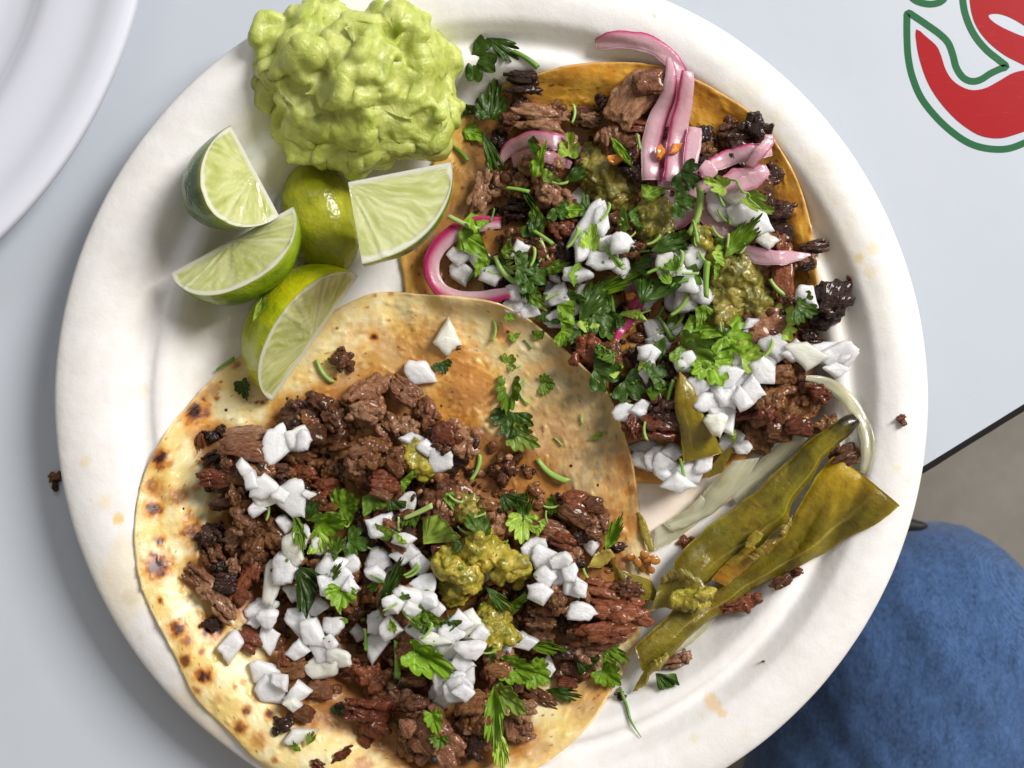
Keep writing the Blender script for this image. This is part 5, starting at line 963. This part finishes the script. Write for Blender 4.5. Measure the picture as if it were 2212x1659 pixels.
# ---- salsa
SG = 'spoonfuls of yellow-green salsa on the lower left taco'
chunky('salsa_spoonful', 'F', [(420, 430, 120), (520, 500, 110), (440, 600, 80), (350, 410, 60)], .75, 'yellow_salsa', 'bright yellow salsa spoonful in the middle of the front onion heap', 'salsa', group=SG, seed=12)
chunky('salsa_spoonful', 'F', [(600, 260, 90), (680, 370, 120), (780, 440, 120), (860, 500, 70), (560, 330, 80)], .65, 'yellow_salsa', 'green and yellow salsa spoonful left of the pink beef strip', 'salsa', group=SG, seed=13)
chunky('salsa_spoonful', 'F', [(690, 740, 100), (680, 850, 110), (760, 860, 70)], .5, 'yellow_salsa', 'wet pale yellow salsa spoonful lowest on the front taco', 'salsa', group=SG, seed=14)
chunky('salsa_spoonful', 'D', [(1950, 1100, 100), (2010, 1180, 90)], .6, 'yellow_salsa', 'small ochre salsa dab on onion at the top of the front filling', 'salsa', group=SG, seed=15)
chunky('salsa_spoonful', 'F', [(520, 60, 60), (540, 130, 60)], .4, 'green_salsa', 'thin green watery salsa dab beside the glossy cilantro leaf', 'salsa', group=SG, seed=16)
# ---- herbs on the front taco
fill_herb([(640, 1120), (760, 1090), (900, 1080), (1000, 1090), (1060, 1150), (980, 1200), (840, 1190), (700, 1200)], 16, 33, 'front')
fill_herb([(640, 1250), (800, 1240), (950, 1330), (900, 1420), (760, 1380)], 8, 34, 'front', 22, 40)
LV('E', [(1100, 560, 330, 50, 7, 'cut', 'large flat cilantro leaf with straight cut edges on the left of the onion heap', 260), (1300, 620, 180, 100, 5, 'small'), (1265, 470, 170, -55, 1, 'strip', None, 60), (1600, 540, 330, -65, 3, 'strip', 'long narrow cilantro leaf right of the flat cut leaf', 90), (1160, 280, 230, 80, 2, 'cut', None, 150), (1230, 170, 330, -12, 5, 'full', 'big cilantro leaf across the top of the front onion heap', 180), (1040, 230, 240, 65, 1, 'strip', None, 70), (1340, 60, 220, -20, 5, 'full'), (1120, 90, 140, -60, 3, 'strip'), (1400, 290, 190, 10, 3, 'full'), (1270, 300, 150, -80, 1, 'strip'), (1880, 240, 340, -48, 2, 'cut', 'broad shiny cilantro leaf right of the middle of the front taco', 250), (1850, 1010, 420, 28, 5, 'full', 'largest dark cilantro leaf on the lower onion heap', 200), (1290, 1310, 120, 60, 7, 'full', 'small cilantro leaf alone on the bottom beef', 90), (1640, 1390, 60, 0, 2, 'frag'), (1870, 1380, 190, 75, 5, 'full', 'cilantro leaf hanging over the large purple-brown beef slab', 120), (1900, 1500, 110, 95, 5, 'small'), (1830, 740, 170, 10, 1, 'cut'), (1960, 760, 130, 60, 1, 'frag'), (1020, 1525, 70, -5, 3, 'frag'), (1115, 1480, 90, -65, 2, 'strip'), (1690, 620, 60, -60, 2, 'frag'), (1630, 60, 130, 60, 3, 'cut'), (1980, 30, 110, 60, 1, 'cut')], 'front')
LV('F', [(860, 200, 250, 95, 6, 'full', 'light fan-shaped cilantro leaf beside the rosy pink beef strip', 220), (790, 40, 200, 50, 3, 'cut'), (870, 70, 190, -80, 7, 'strip'), (960, 190, 110, 30, 2, 'cut'), (1040, 60, 100, 30, 2, 'frag'), (720, 640, 210, 45, 7, 'strip', 'dark cilantro strip just below the yellow salsa', 90), (840, 660, 200, 20, 5, 'cut', None, 170), (840, 1060, 290, 10, 5, 'full', 'mid green cilantro leaf at the lower right of the front onion heap', 190), (960, 1090, 190, 30, 5, 'full'), (790, 1260, 320, 25, 6, 'full', 'long light cilantro leaf pointing right near the bottom of the front taco', 190), (690, 1370, 330, 85, 5, 'strip', None, 120), (730, 1560, 240, 80, 6, 'strip', 'cilantro leaf running off the bottom edge of the photo', 100), (1410, 960, 270, 22, 1, 'full', 'bright ruffled cilantro leaf above the chile tip', 160), (1390, 1100, 230, 40, 5, 'full', 'cilantro leaf with a long thin stalk hanging onto the plate', 190), (1730, 1130, 200, 40, 3, 'cut', 'dark folded cilantro leaf on the plate right of the chile tip', 150), (1110, 1205, 210, 8, 3, 'strip', 'flat dark cilantro leaf on the bare tortilla at lower right', 90), (1250, 1020, 170, 30, 3, 'cut'), (980, 925, 320, 0, 1, 'strip', 'narrow twisted cilantro leaf left of the dark slabs', 60), (1420, 220, 220, -62, 5, 'strip', 'narrow cilantro leaf standing at the right corner of the front tortilla', 90), (620, 130, 90, -10, 2, 'cut'), (440, 790, 110, 60, 1, 'frag'), (670, 970, 100, 0, 1, 'frag'), (320, 740, 120, -10, 1, 'cut')], 'front')
LV('C', [(250, 810, 250, 92, 5, 'full', 'cilantro leaf hanging down the middle of the bare front tortilla', 130), (260, 950, 200, 100, 7, 'full'), (330, 1020, 220, 25, 6, 'full', 'pale cilantro leaf at the right tip of the hanging row on the tortilla', 150), (435, 752, 100, 0, 5, 'small', 'small flat cilantro leaf on the grey part of the front tortilla'), (255, 640, 90, -40, 2, 'small'), (280, 520, 60, 60, 3, 'frag', 'small cilantro shred on the tortilla beside the onion'), (680, 1005, 90, -20, 2, 'strip', 'thin curled cilantro shred on the right of the bare tortilla', 30), (255, 425, 50, 0, 3, 'frag'), (390, 510, 60, -60, 3, 'frag'), (1330, 1005, 70, 10, 2, 'cut')], 'front')
LV('D', [(885, 690, 200, 68, 7, 'full', 'dark cilantro leaf on the tortilla left of the lowest lime', 110), (2125, 550, 120, 70, 7, 'small', 'small dark cilantro leaf right of the purple onion dice'), (985, 180, 170, -60, 2, 'strip', 'thin light cilantro sprig leaning on the two lower limes', 60), (1910, 1250, 170, 20, 5, 'cut')], None)
ST('D', [(770, 525, 140, -32, 0, 'cilantro stem piece at the edge of the tortilla left of the lowest lime'), (1375, 580, 180, 55, 1, 'thin cilantro stem beside the lone round beef chunk'), (1040, 1445, 110, -85, 1, 'short cilantro stem lying on the left onion pieces'), (1970, 1450, 200, -25, 3, 'pale cilantro stem in the middle of the front filling')], 'front')
ST('C', [(185, 497, 100, -85, 1, 'cilantro stem bit near the top of the bare tortilla'), (345, 557, 60, 50, 2), (305, 760, 70, -30, 1), (320, 825, 80, 50, 1), (285, 670, 60, -20, 3), (600, 920, 55, 85, 1, 'short squarish stem bit alone on the bare tortilla'), (490, 1030, 60, 45, 0), (100, 1160, 140, -70, 1, 'cilantro stem standing left of the pink beef'), (450, 1185, 190, 36, 1, 'long cilantro stem lying across the pink beef'), (455, 1350, 80, 0, 1), (430, 1400, 70, 80, 1)], 'front')
ST('F', [(190, 460, 120, -40, 1), (450, 30, 100, 30, 1), (500, 220, 90, 30, 1), (1255, 500, 120, 55, 1, 'cilantro stem between onion and dark beef slab at right'), (200, 790, 130, 45, 1), (290, 830, 110, -55, 1), (100, 1000, 230, 88, 0, 'thick stem of the largest lower cilantro leaf'), (600, 125, 80, -20, 3), (660, 960, 90, -10, 1)], 'front')
ST('E', [(1710, 740, 150, 45, 1), (1530, 510, 110, 30, 0), (1745, 480, 110, -35, 1), (1500, 330, 90, 10, 1)], 'front')
def tube(name, c, path, w, col, label, cat, lift=.05, group=None):
    P = resample([(*p, 0) for p in cpl(c, path)], 40)[:, :2]; z = np.full(40, 1.0)
    for _ in range(3): X, Y = W(P[:, 0], P[:, 1], z); z = hs(X, Y)
    for _ in range(6): z[1:-1] = np.maximum(z[1:-1], .5*(z[:-2]+z[2:]))
    z = z + lift; ww = np.interp(np.linspace(0, 1, 40), *w); C = np.stack([X, Y, z], 1); d = np.gradient(C, axis=0); d /= np.linalg.norm(d, axis=1)[:, None]
    n = np.cross(d, (0, 0, 1.)); n /= np.linalg.norm(n, axis=1)[:, None]; u = np.cross(n, d); a = np.linspace(0, 2*math.pi, 8, endpoint=False)
    V = C[:, None] + ww[:, None, None]*(n[:, None]*np.cos(a)[None, :, None] + u[:, None]*np.sin(a)[None, :, None]); V = V.reshape(-1, 3)
    return tag(obj('cilantro_sprig', make_mesh(name, V, grid_faces(40, 8, True, flip=True), np.tile(col, (len(V), 1)), M['stem'])), label, cat, group)
tube('cilantro_stem', 'F', [(1460, 1190), (1490, 1270), (1520, 1370), (1580, 1465)], ([0, .4, 1], [.05, .05, .012]), (.14, .26, .05), 'long thin bent cilantro stalk tailing onto the lower right of the plate', 'herb stem', .08)
tube('cilantro_stem', 'B', [(1470, 985), (1520, 1020), (1570, 1080), (1640, 1140)], ([0, 1], [.035, .02]), (.2, .34, .06), 'thin curved cilantro stalk joining two pale leaves at right', 'herb stem', .3)
# ------------------------------------------------------------------ grilled onion and roasted chiles
def gon(u, v, X, Y):
    st = fbm(np.stack([u*2, v*6, u*0], -1), 3, X.mean()); c = mixc((.74, .71, .48), (.90, .88, .70), np.clip(.5+st, 0, 1)); return mixc(c, (.66, .58, .22), .4*sstep(.1, .6, fbm(np.stack([u*3, v*2, u*0], -1), 3, 4.)))
GG = 'soft grilled onion slices beside the chiles'
sheet('grilled_onion_slice', cpl('H', [(700, 335), (620, 400), (540, 470), (440, 560), (330, 640), (250, 700)]), cpl('H', [(805, 378), (720, 460), (620, 560), (520, 640), (420, 720), (330, 800)]), 'grilled', gon, th=.16, drape=.6, arch=.4, lift=.05, label='long clear grilled onion slice running up beside the long chile', cat='onion slice', group=GG)
sheet('grilled_onion_slice', cpl('H', [(310, 520), (210, 620), (120, 730), (80, 820), (-30, 880), (-150, 930)]), cpl('H', [(490, 500), (400, 640), (310, 760), (200, 850), (60, 930), (-80, 990)]), 'grilled', gon, th=.16, drape=.7, arch=.5, lift=.10, label='short shiny grilled onion slice lying on the lower tail of the long slice', cat='onion slice', group=GG)
sheet('grilled_onion_slice', cpl('C', [(1180, 1290), (1120, 1350), (1040, 1400), (960, 1450)]), cpl('C', [(1240, 1350), (1170, 1420), (1080, 1490), (950, 1560)]), 'grilled', gon, th=.1, drape=.7, lift=.02, label='thin see-through onion tail pointing at the corner of the front tortilla', cat='onion slice', group=GG)
strip('grilled_onion_ring', 'H', [(785, -18), (880, 5), (980, 55), (1070, 140), (1140, 240), (1180, 360), (1185, 480), (1165, 600)], ([0, .2, .8, 1], [30, 80, 85, 60]), 'grilled', gon, th=.22, drape=.4, arch=.1, lift=.03, label='pale grilled onion ring curving along the right side of the plate', cat='onion ring', nw=13)
sheet('grilled_onion_slice', cpl('F', [(1990, 640), (1900, 740), (1800, 860), (1760, 900)]), cpl('F', [(2050, 740), (1980, 820), (1880, 910), (1790, 960)]), 'grilled', gon, th=.16, drape=.5, label='white onion sliver showing under the lower chile strip', cat='onion slice', group=GG)
def chc(base=(.13, .11, .006), tipdark=None, yellow=None, vein=None, seed=0.):
    def f(u, v, X, Y):
        n = fbm(np.stack([X*.9, Y*.9, X*0], -1), 4, seed); n2 = fbm(np.stack([X*4, Y*4, X*0], -1), 3, seed); c = mixc(base, (.26, .21, .010), np.clip(.55+.8*n, 0, 1)); c = mixc(c, (.11, .055, .006), .65*sstep(.2, .7, n2 + .3*n))
        if yellow: c = mixc(c, (.50, .34, .015), yellow[3]*sstep(1.2, .2, np.hypot((u-yellow[0])/yellow[2], (v-yellow[1])/.55) + .3*n))
        if vein is not None: c = mixc(c, (.42, .36, .06), .8*np.exp(-((v - vein - .05*np.sin(u*5))/.022)**2)*sstep(0, .15, u)*sstep(.95, .75, u))
        if tipdark: c = mixc(c, (.018, .010, .006), sstep(tipdark[0], tipdark[1], u + .05*n2 + .08*n))
        e = np.minimum(v, 1-v); c = mixc(c, (.40, .33, .03), .4*sstep(.06, .0, e)); return c
    return f
CHG = 'roasted green chile strips'
sheet('chile_strip', cpl('F', [(1400, 370), (1440, 440), (1540, 480), (1650, 520)]), cpl('F', [(1420, 500), (1460, 580), (1550, 630), (1700, 640)]), 'chile', chc((.12, .115, .02)), th=.12, drape=.4, lift=.04, arch=.3, rough=.08, label='wrinkled grey-green chile skin left of the two long chiles', cat='chile strip', group=CHG)
sheet('chile_strip', cpl('H', [(240, 600), (270, 520), (330, 455), (430, 435)]), cpl('H', [(140, 640), (190, 530), (290, 440), (460, 450)]), 'chile', chc((.12, .10, .01)), th=.1, drape=.5, label='thin dark olive chile edge behind the shiny onion slice', cat='chile strip', group=CHG)
sheet('chile_strip', cpl('H', [(975, 495), (870, 590), (780, 740), (690, 900), (590, 1010), (430, 1170), (250, 1290), (100, 1400), (-60, 1480), (-190, 1600), (-330, 1730)]),
      cpl('H', [(1405, 825), (1310, 900), (1195, 975), (1040, 1050), (850, 1155), (650, 1260), (450, 1370), (250, 1500), (80, 1620), (-120, 1790), (-290, 1900)]), 'chile', chc((.125, .10, .005), yellow=(.0, .12, .30, .95), seed=4., vein=.62), th=.26, nl=110, nw=34, drape=1.1, arch=.32, lift=.05, rough=.05, wob=9., label='broad roasted chile strip with yellow upper end, lower of the two long ones', cat='chile strip', group=CHG)
sheet('chile_strip', cpl('H', [(1085, 222), (1000, 250), (900, 330), (800, 400), (700, 480), (600, 590), (480, 700), (340, 800), (150, 950), (0, 1080), (-80, 1190)]),
      cpl('H', [(1145, 285), (1080, 360), (990, 430), (880, 540), (800, 660), (700, 790), (650, 940), (500, 1060), (300, 1200), (120, 1320), (-30, 1420)]), 'chile', chc((.125, .115, .007), tipdark=(.19, .03), seed=9., vein=.72), th=.26, nl=110, nw=34, drape=1.2, arch=.55, lift=.12, rough=.06, wob=9., label='long roasted chile strip with charred tip, upper of the two long ones', cat='chile strip', group=CHG)
sheet('chile_strip', cpl('H', [(420, 1060), (330, 1130), (250, 1200), (170, 1290)]), cpl('H', [(480, 1110), (410, 1220), (330, 1280), (260, 1340)]), 'chile', chc((.40, .17, .012), seed=2.), th=.1, drape=.4, lift=.1, arch=.3, label='orange-brown chile flesh curl between the two long chiles', cat='chile strip', group=CHG)
sheet('chile_strip', cpl('H', [(460, 975), (420, 1010), (390, 1060), (385, 1085)]), cpl('H', [(512, 1005), (480, 1050), (440, 1080), (400, 1095)]), 'chile', chc((.42, .38, .08), seed=2.), th=.12, drape=.4, lift=.25, label='small pale yellow chile scrap on the middle of the long chile', cat='chile strip', group=CHG)
sheet('chile_strip', cpl('F', [(1700, 510), (1760, 460), (1850, 450), (1940, 490)]), cpl('F', [(1640, 710), (1720, 690), (1850, 700), (1990, 600)]), 'chile', chc((.24, .23, .03), seed=6.), th=.12, drape=.4, lift=.18, arch=.15, rough=.09, label='curled yellow-green chile end with pale seedy flesh', cat='chile strip', group=CHG)
sheet('chile_strip', cpl('C', [(1072, 690), (1055, 780), (1050, 860), (1075, 950), (1085, 1040), (1095, 1130)]), cpl('C', [(1078, 690), (1150, 780), (1175, 870), (1220, 950), (1255, 1020), (1285, 1085)]), 'chile', chc((.27, .21, .012), seed=5., vein=.3), th=.2, nw=20, drape=.5, arch=.2, lift=.15, label='short upright yellow-green chile strip left of the white onion heap', cat='chile strip', group=CHG)
sheet('chile_strip', cpl('C', [(868, 1375), (878, 1430), (900, 1500), (930, 1560)]), cpl('C', [(885, 1375), (920, 1440), (940, 1500), (950, 1555)]), 'chile', chc((.30, .26, .03)), th=.1, drape=.4, lift=.05, label='thin yellow-green chile sliver at the corner of the front tortilla', cat='chile strip', group=CHG)
sheet('chile_strip', cpl('F', [(1300, 360), (1350, 330), (1400, 325)]), cpl('F', [(1260, 440), (1340, 440), (1425, 370)]), 'chile', chc((.60, .52, .13)), th=.14, drape=.3, lift=.1, label='pale yellow chile piece below the small clear onion dice', cat='chile strip', group=CHG)
chunky('chile_seed_flesh', 'F', [(1840, 620, 60), (1920, 640, 70), (1960, 600, 40)], .3, 'grilled_dummy' if False else 'yellow_salsa', 'seedy wet chile flesh on the curled chile end', 'chile flesh', seed=30, n=30)
for c_, A_, B_, cl_, sd_, lb_ in [
  ('H', [(620, 985), (560, 1020), (470, 1090), (400, 1150)], [(660, 1000), (600, 1060), (520, 1130), (430, 1180)], (.16, .09, .01), 3., 'brown wrinkled chile scrap deep in the gap between the long chiles'),
  ('H', [(690, 880), (640, 930), (600, 1000)], [(700, 900), (680, 960), (630, 1010)], (.30, .20, .06), 5., 'small tan curled flap on the lower edge of the upper chile'),
  ('F', [(1560, 1150), (1600, 1060), (1650, 1010), (1740, 960)], [(1520, 1200), (1590, 1170), (1640, 1100), (1760, 1000)], (.26, .24, .05), 7., 'pale folded chile tail under the lower end of the long chile'),
  ('F', [(1730, 480), (1800, 450), (1880, 455)], [(1720, 540), (1820, 520), (1930, 540)], (.40, .38, .14), 9., 'whitish yellow lip of chile flesh where the long chile bends')]:
    sheet('chile_strip', cpl(c_, A_), cpl(c_, B_), 'chile', chc(cl_, seed=sd_), th=.12, drape=.35, lift=.12, arch=.4, rough=.09, wob=7., seed=sd_, label=lb_, cat='chile strip', group=CHG)
sr = np.random.default_rng(8)
V, F = ico(2); seed_me = make_mesh('chile_seed', V*np.array([1, .75, .35]), F, mat=M['seed'])
for k, (x, y, rr_) in enumerate([(1520, 375, 20), (1590, 385, -40), (1620, 400, 60), (1660, 385, 10), (1590, 440, 80), (1640, 450, 50), (1670, 400, 0), (1605, 360, 30), (1560, 410, 70)]):
    px, py = cp('F', x, y); o = put(seed_me, 'chile_seed', px, py, .17, .17, .13, rr_, None, -.3, .2, .2); tag(o, ['uppermost left', 'upper middle', 'central', 'upper right', 'lowest left', 'lowest right', 'far right', 'topmost', 'leftmost lower'][k] + ' glossy brown seed of the seed cluster at the front tortilla corner', 'seed', 'brown chile seeds clustered at the tortilla corner')
V, F = ico(3); o = put(make_mesh('peppercorn', V*(1+.05*fbm(V*3, 2)[:, None]), F, mat=M['black']), 'peppercorn', *cp('F', 322, 1610), .12, .12, .11, 0, None, .1); tag(o, 'black peppercorn on the large purple-brown beef slab at the bottom', 'peppercorn')
# juice under the limes
X0, Y0 = W(505, 675, .4); n = 60; th = np.linspace(0, 2*math.pi, n, endpoint=False); V = []
for q in np.linspace(0.001, 1, 14):
    R = .95*(1+.12*np.sin(th*2+1)+.05*np.sin(th*5)); x = X0 + R*q*np.cos(th)*1.05; y = Y0 + R*q*np.sin(th)*.95; V.append(np.stack([x, y, plate_z(x, y) + .012 + .05*math.sqrt(1-q**2.5 if q < 1 else 0)], 1))
tag(obj('lime_juice', make_mesh('lime_juice', np.vstack(V), grid_faces(14, n, True), mat=M['juice'])), 'clear puddle of lime juice on the plate under the left limes', 'juice')
# loose fibres at the rim of the pressed plate
crumbs('cilantro_fines', [np.array(HP), np.array([(600, 1120), (900, 1040), (1150, 1100), (1200, 1300), (1000, 1480), (720, 1420), (600, 1280)])], 170, .02, .055, 'herbfine', 'tiny green cilantro flecks sprinkled over both tacos', 'herb flecks', 57, flat=.35)
# ------------------------------------------------------------------ labels: every loose piece told apart by its neighbours
LMK = {'back': [('the pickled onion bundle', 1450, 300), ('the right-hand pickled onion fan', 1600, 380), ('the largest salsa spoonful', 1330, 390), ('the middle salsa spoonful', 1420, 470), ('the brown-flecked salsa spoonful', 1590, 630), ('the big dark cilantro leaf', 1415, 625), ('the magenta onion ring', 990, 570), ('the upright chile strip', 1500, 930), ('the white onion heap', 1600, 800), ('the grilled onion ring', 1830, 880), ('the square charred chunk', 1790, 660), ('the tall sawtooth leaf', 1060, 230), ('the smooth pinkish slice', 1370, 210), ('the long white onion piece', 1275, 490), ('the fan-shaped light leaf', 1700, 690), ('the dark red-brown chunk', 1280, 760)],
       'front': [('the biggest pinkish slab', 850, 860), ('the bright yellow salsa spoonful', 960, 1220), ('the green and yellow salsa', 1090, 1200), ('the lowest salsa spoonful', 1070, 1370), ('the flat cut leaf', 670, 1270), ('the broad shiny leaf', 940, 1160), ('the largest lower leaf', 940, 1440), ('the layered pink slice', 530, 965), ('the flat reddish strip', 490, 1040), ('the curved pinkish piece', 460, 1280), ('the rosy pink strip', 1190, 1160), ('the ochre salsa dab', 910, 990), ('the pointed bottom slab', 810, 1560), ('the large purple-brown slab', 940, 1600), ('the widest dark slab', 1310, 1380), ('the long light leaf', 1100, 1510), ('the lone squarish dice', 500, 1400), ('the hanging leaf row', 1100, 860)],
       None: [('the lowest lime wedge', 650, 720), ('the chile tip', 1380, 1440), ('the lower chile strip', 1640, 1230), ('the left plate edge', 120, 1035), ('the right rim', 1940, 860), ('the guacamole', 765, 190)]}
ORD = ['', 'second ', 'third ', 'fourth ', 'fifth ', 'sixth ', 'seventh ', 'eighth ', 'ninth ', 'tenth ']
def direction(dx, dy):
    if math.hypot(dx, dy) < 26: return 'touching'
    a = math.degrees(math.atan2(-dy, dx)) % 360
    return ['right of', 'upper right of', 'above', 'upper left of', 'left of', 'lower left of', 'below', 'lower right of'][int((a+22.5)//45) % 8]
groups = {}; CATS = {'beef': 'beef', 'onion': 'diced onion', 'leaf': 'cilantro leaf', 'stem': 'herb stem'}
GR = {'beef': 'chunks of chopped grilled beef', 'onion': 'diced white onion', 'leaf': 'chopped cilantro leaves', 'stem': 'cut cilantro stems'}
for (o, px, py, sort, tone, noun, size, taco, label, big) in PLACED:
    where = {'back': ' on the upper right taco', 'front': ' on the lower left taco', None: ' on the plate'}[taco]; o['category'] = CATS[sort]; o['group'] = GR[sort] + where
    if label: o['label'] = label; continue
    nm, lx, ly = min(LMK[taco], key=lambda q: math.hypot(q[1]-px, q[2]-py)); sz = 'small' if size < (.34 if sort != 'leaf' else .42) else ('large' if size > .75 else 'medium')
    groups.setdefault((sz, tone, noun, direction(px-lx, py-ly), nm), []).append((math.hypot(px-lx, py-ly), o))
for (sz, tone, noun, dr, nm), L in groups.items():
    L.sort(key=lambda q: q[0])
    for k, (d, o) in enumerate(L):
        o['label'] = f"{sz} {tone} {noun} {dr} {nm}" if len(L) == 1 else f"{sz} {tone} {noun} {dr} {nm}, {('nearest' if k == 0 else ORD[k] + 'outward')}"
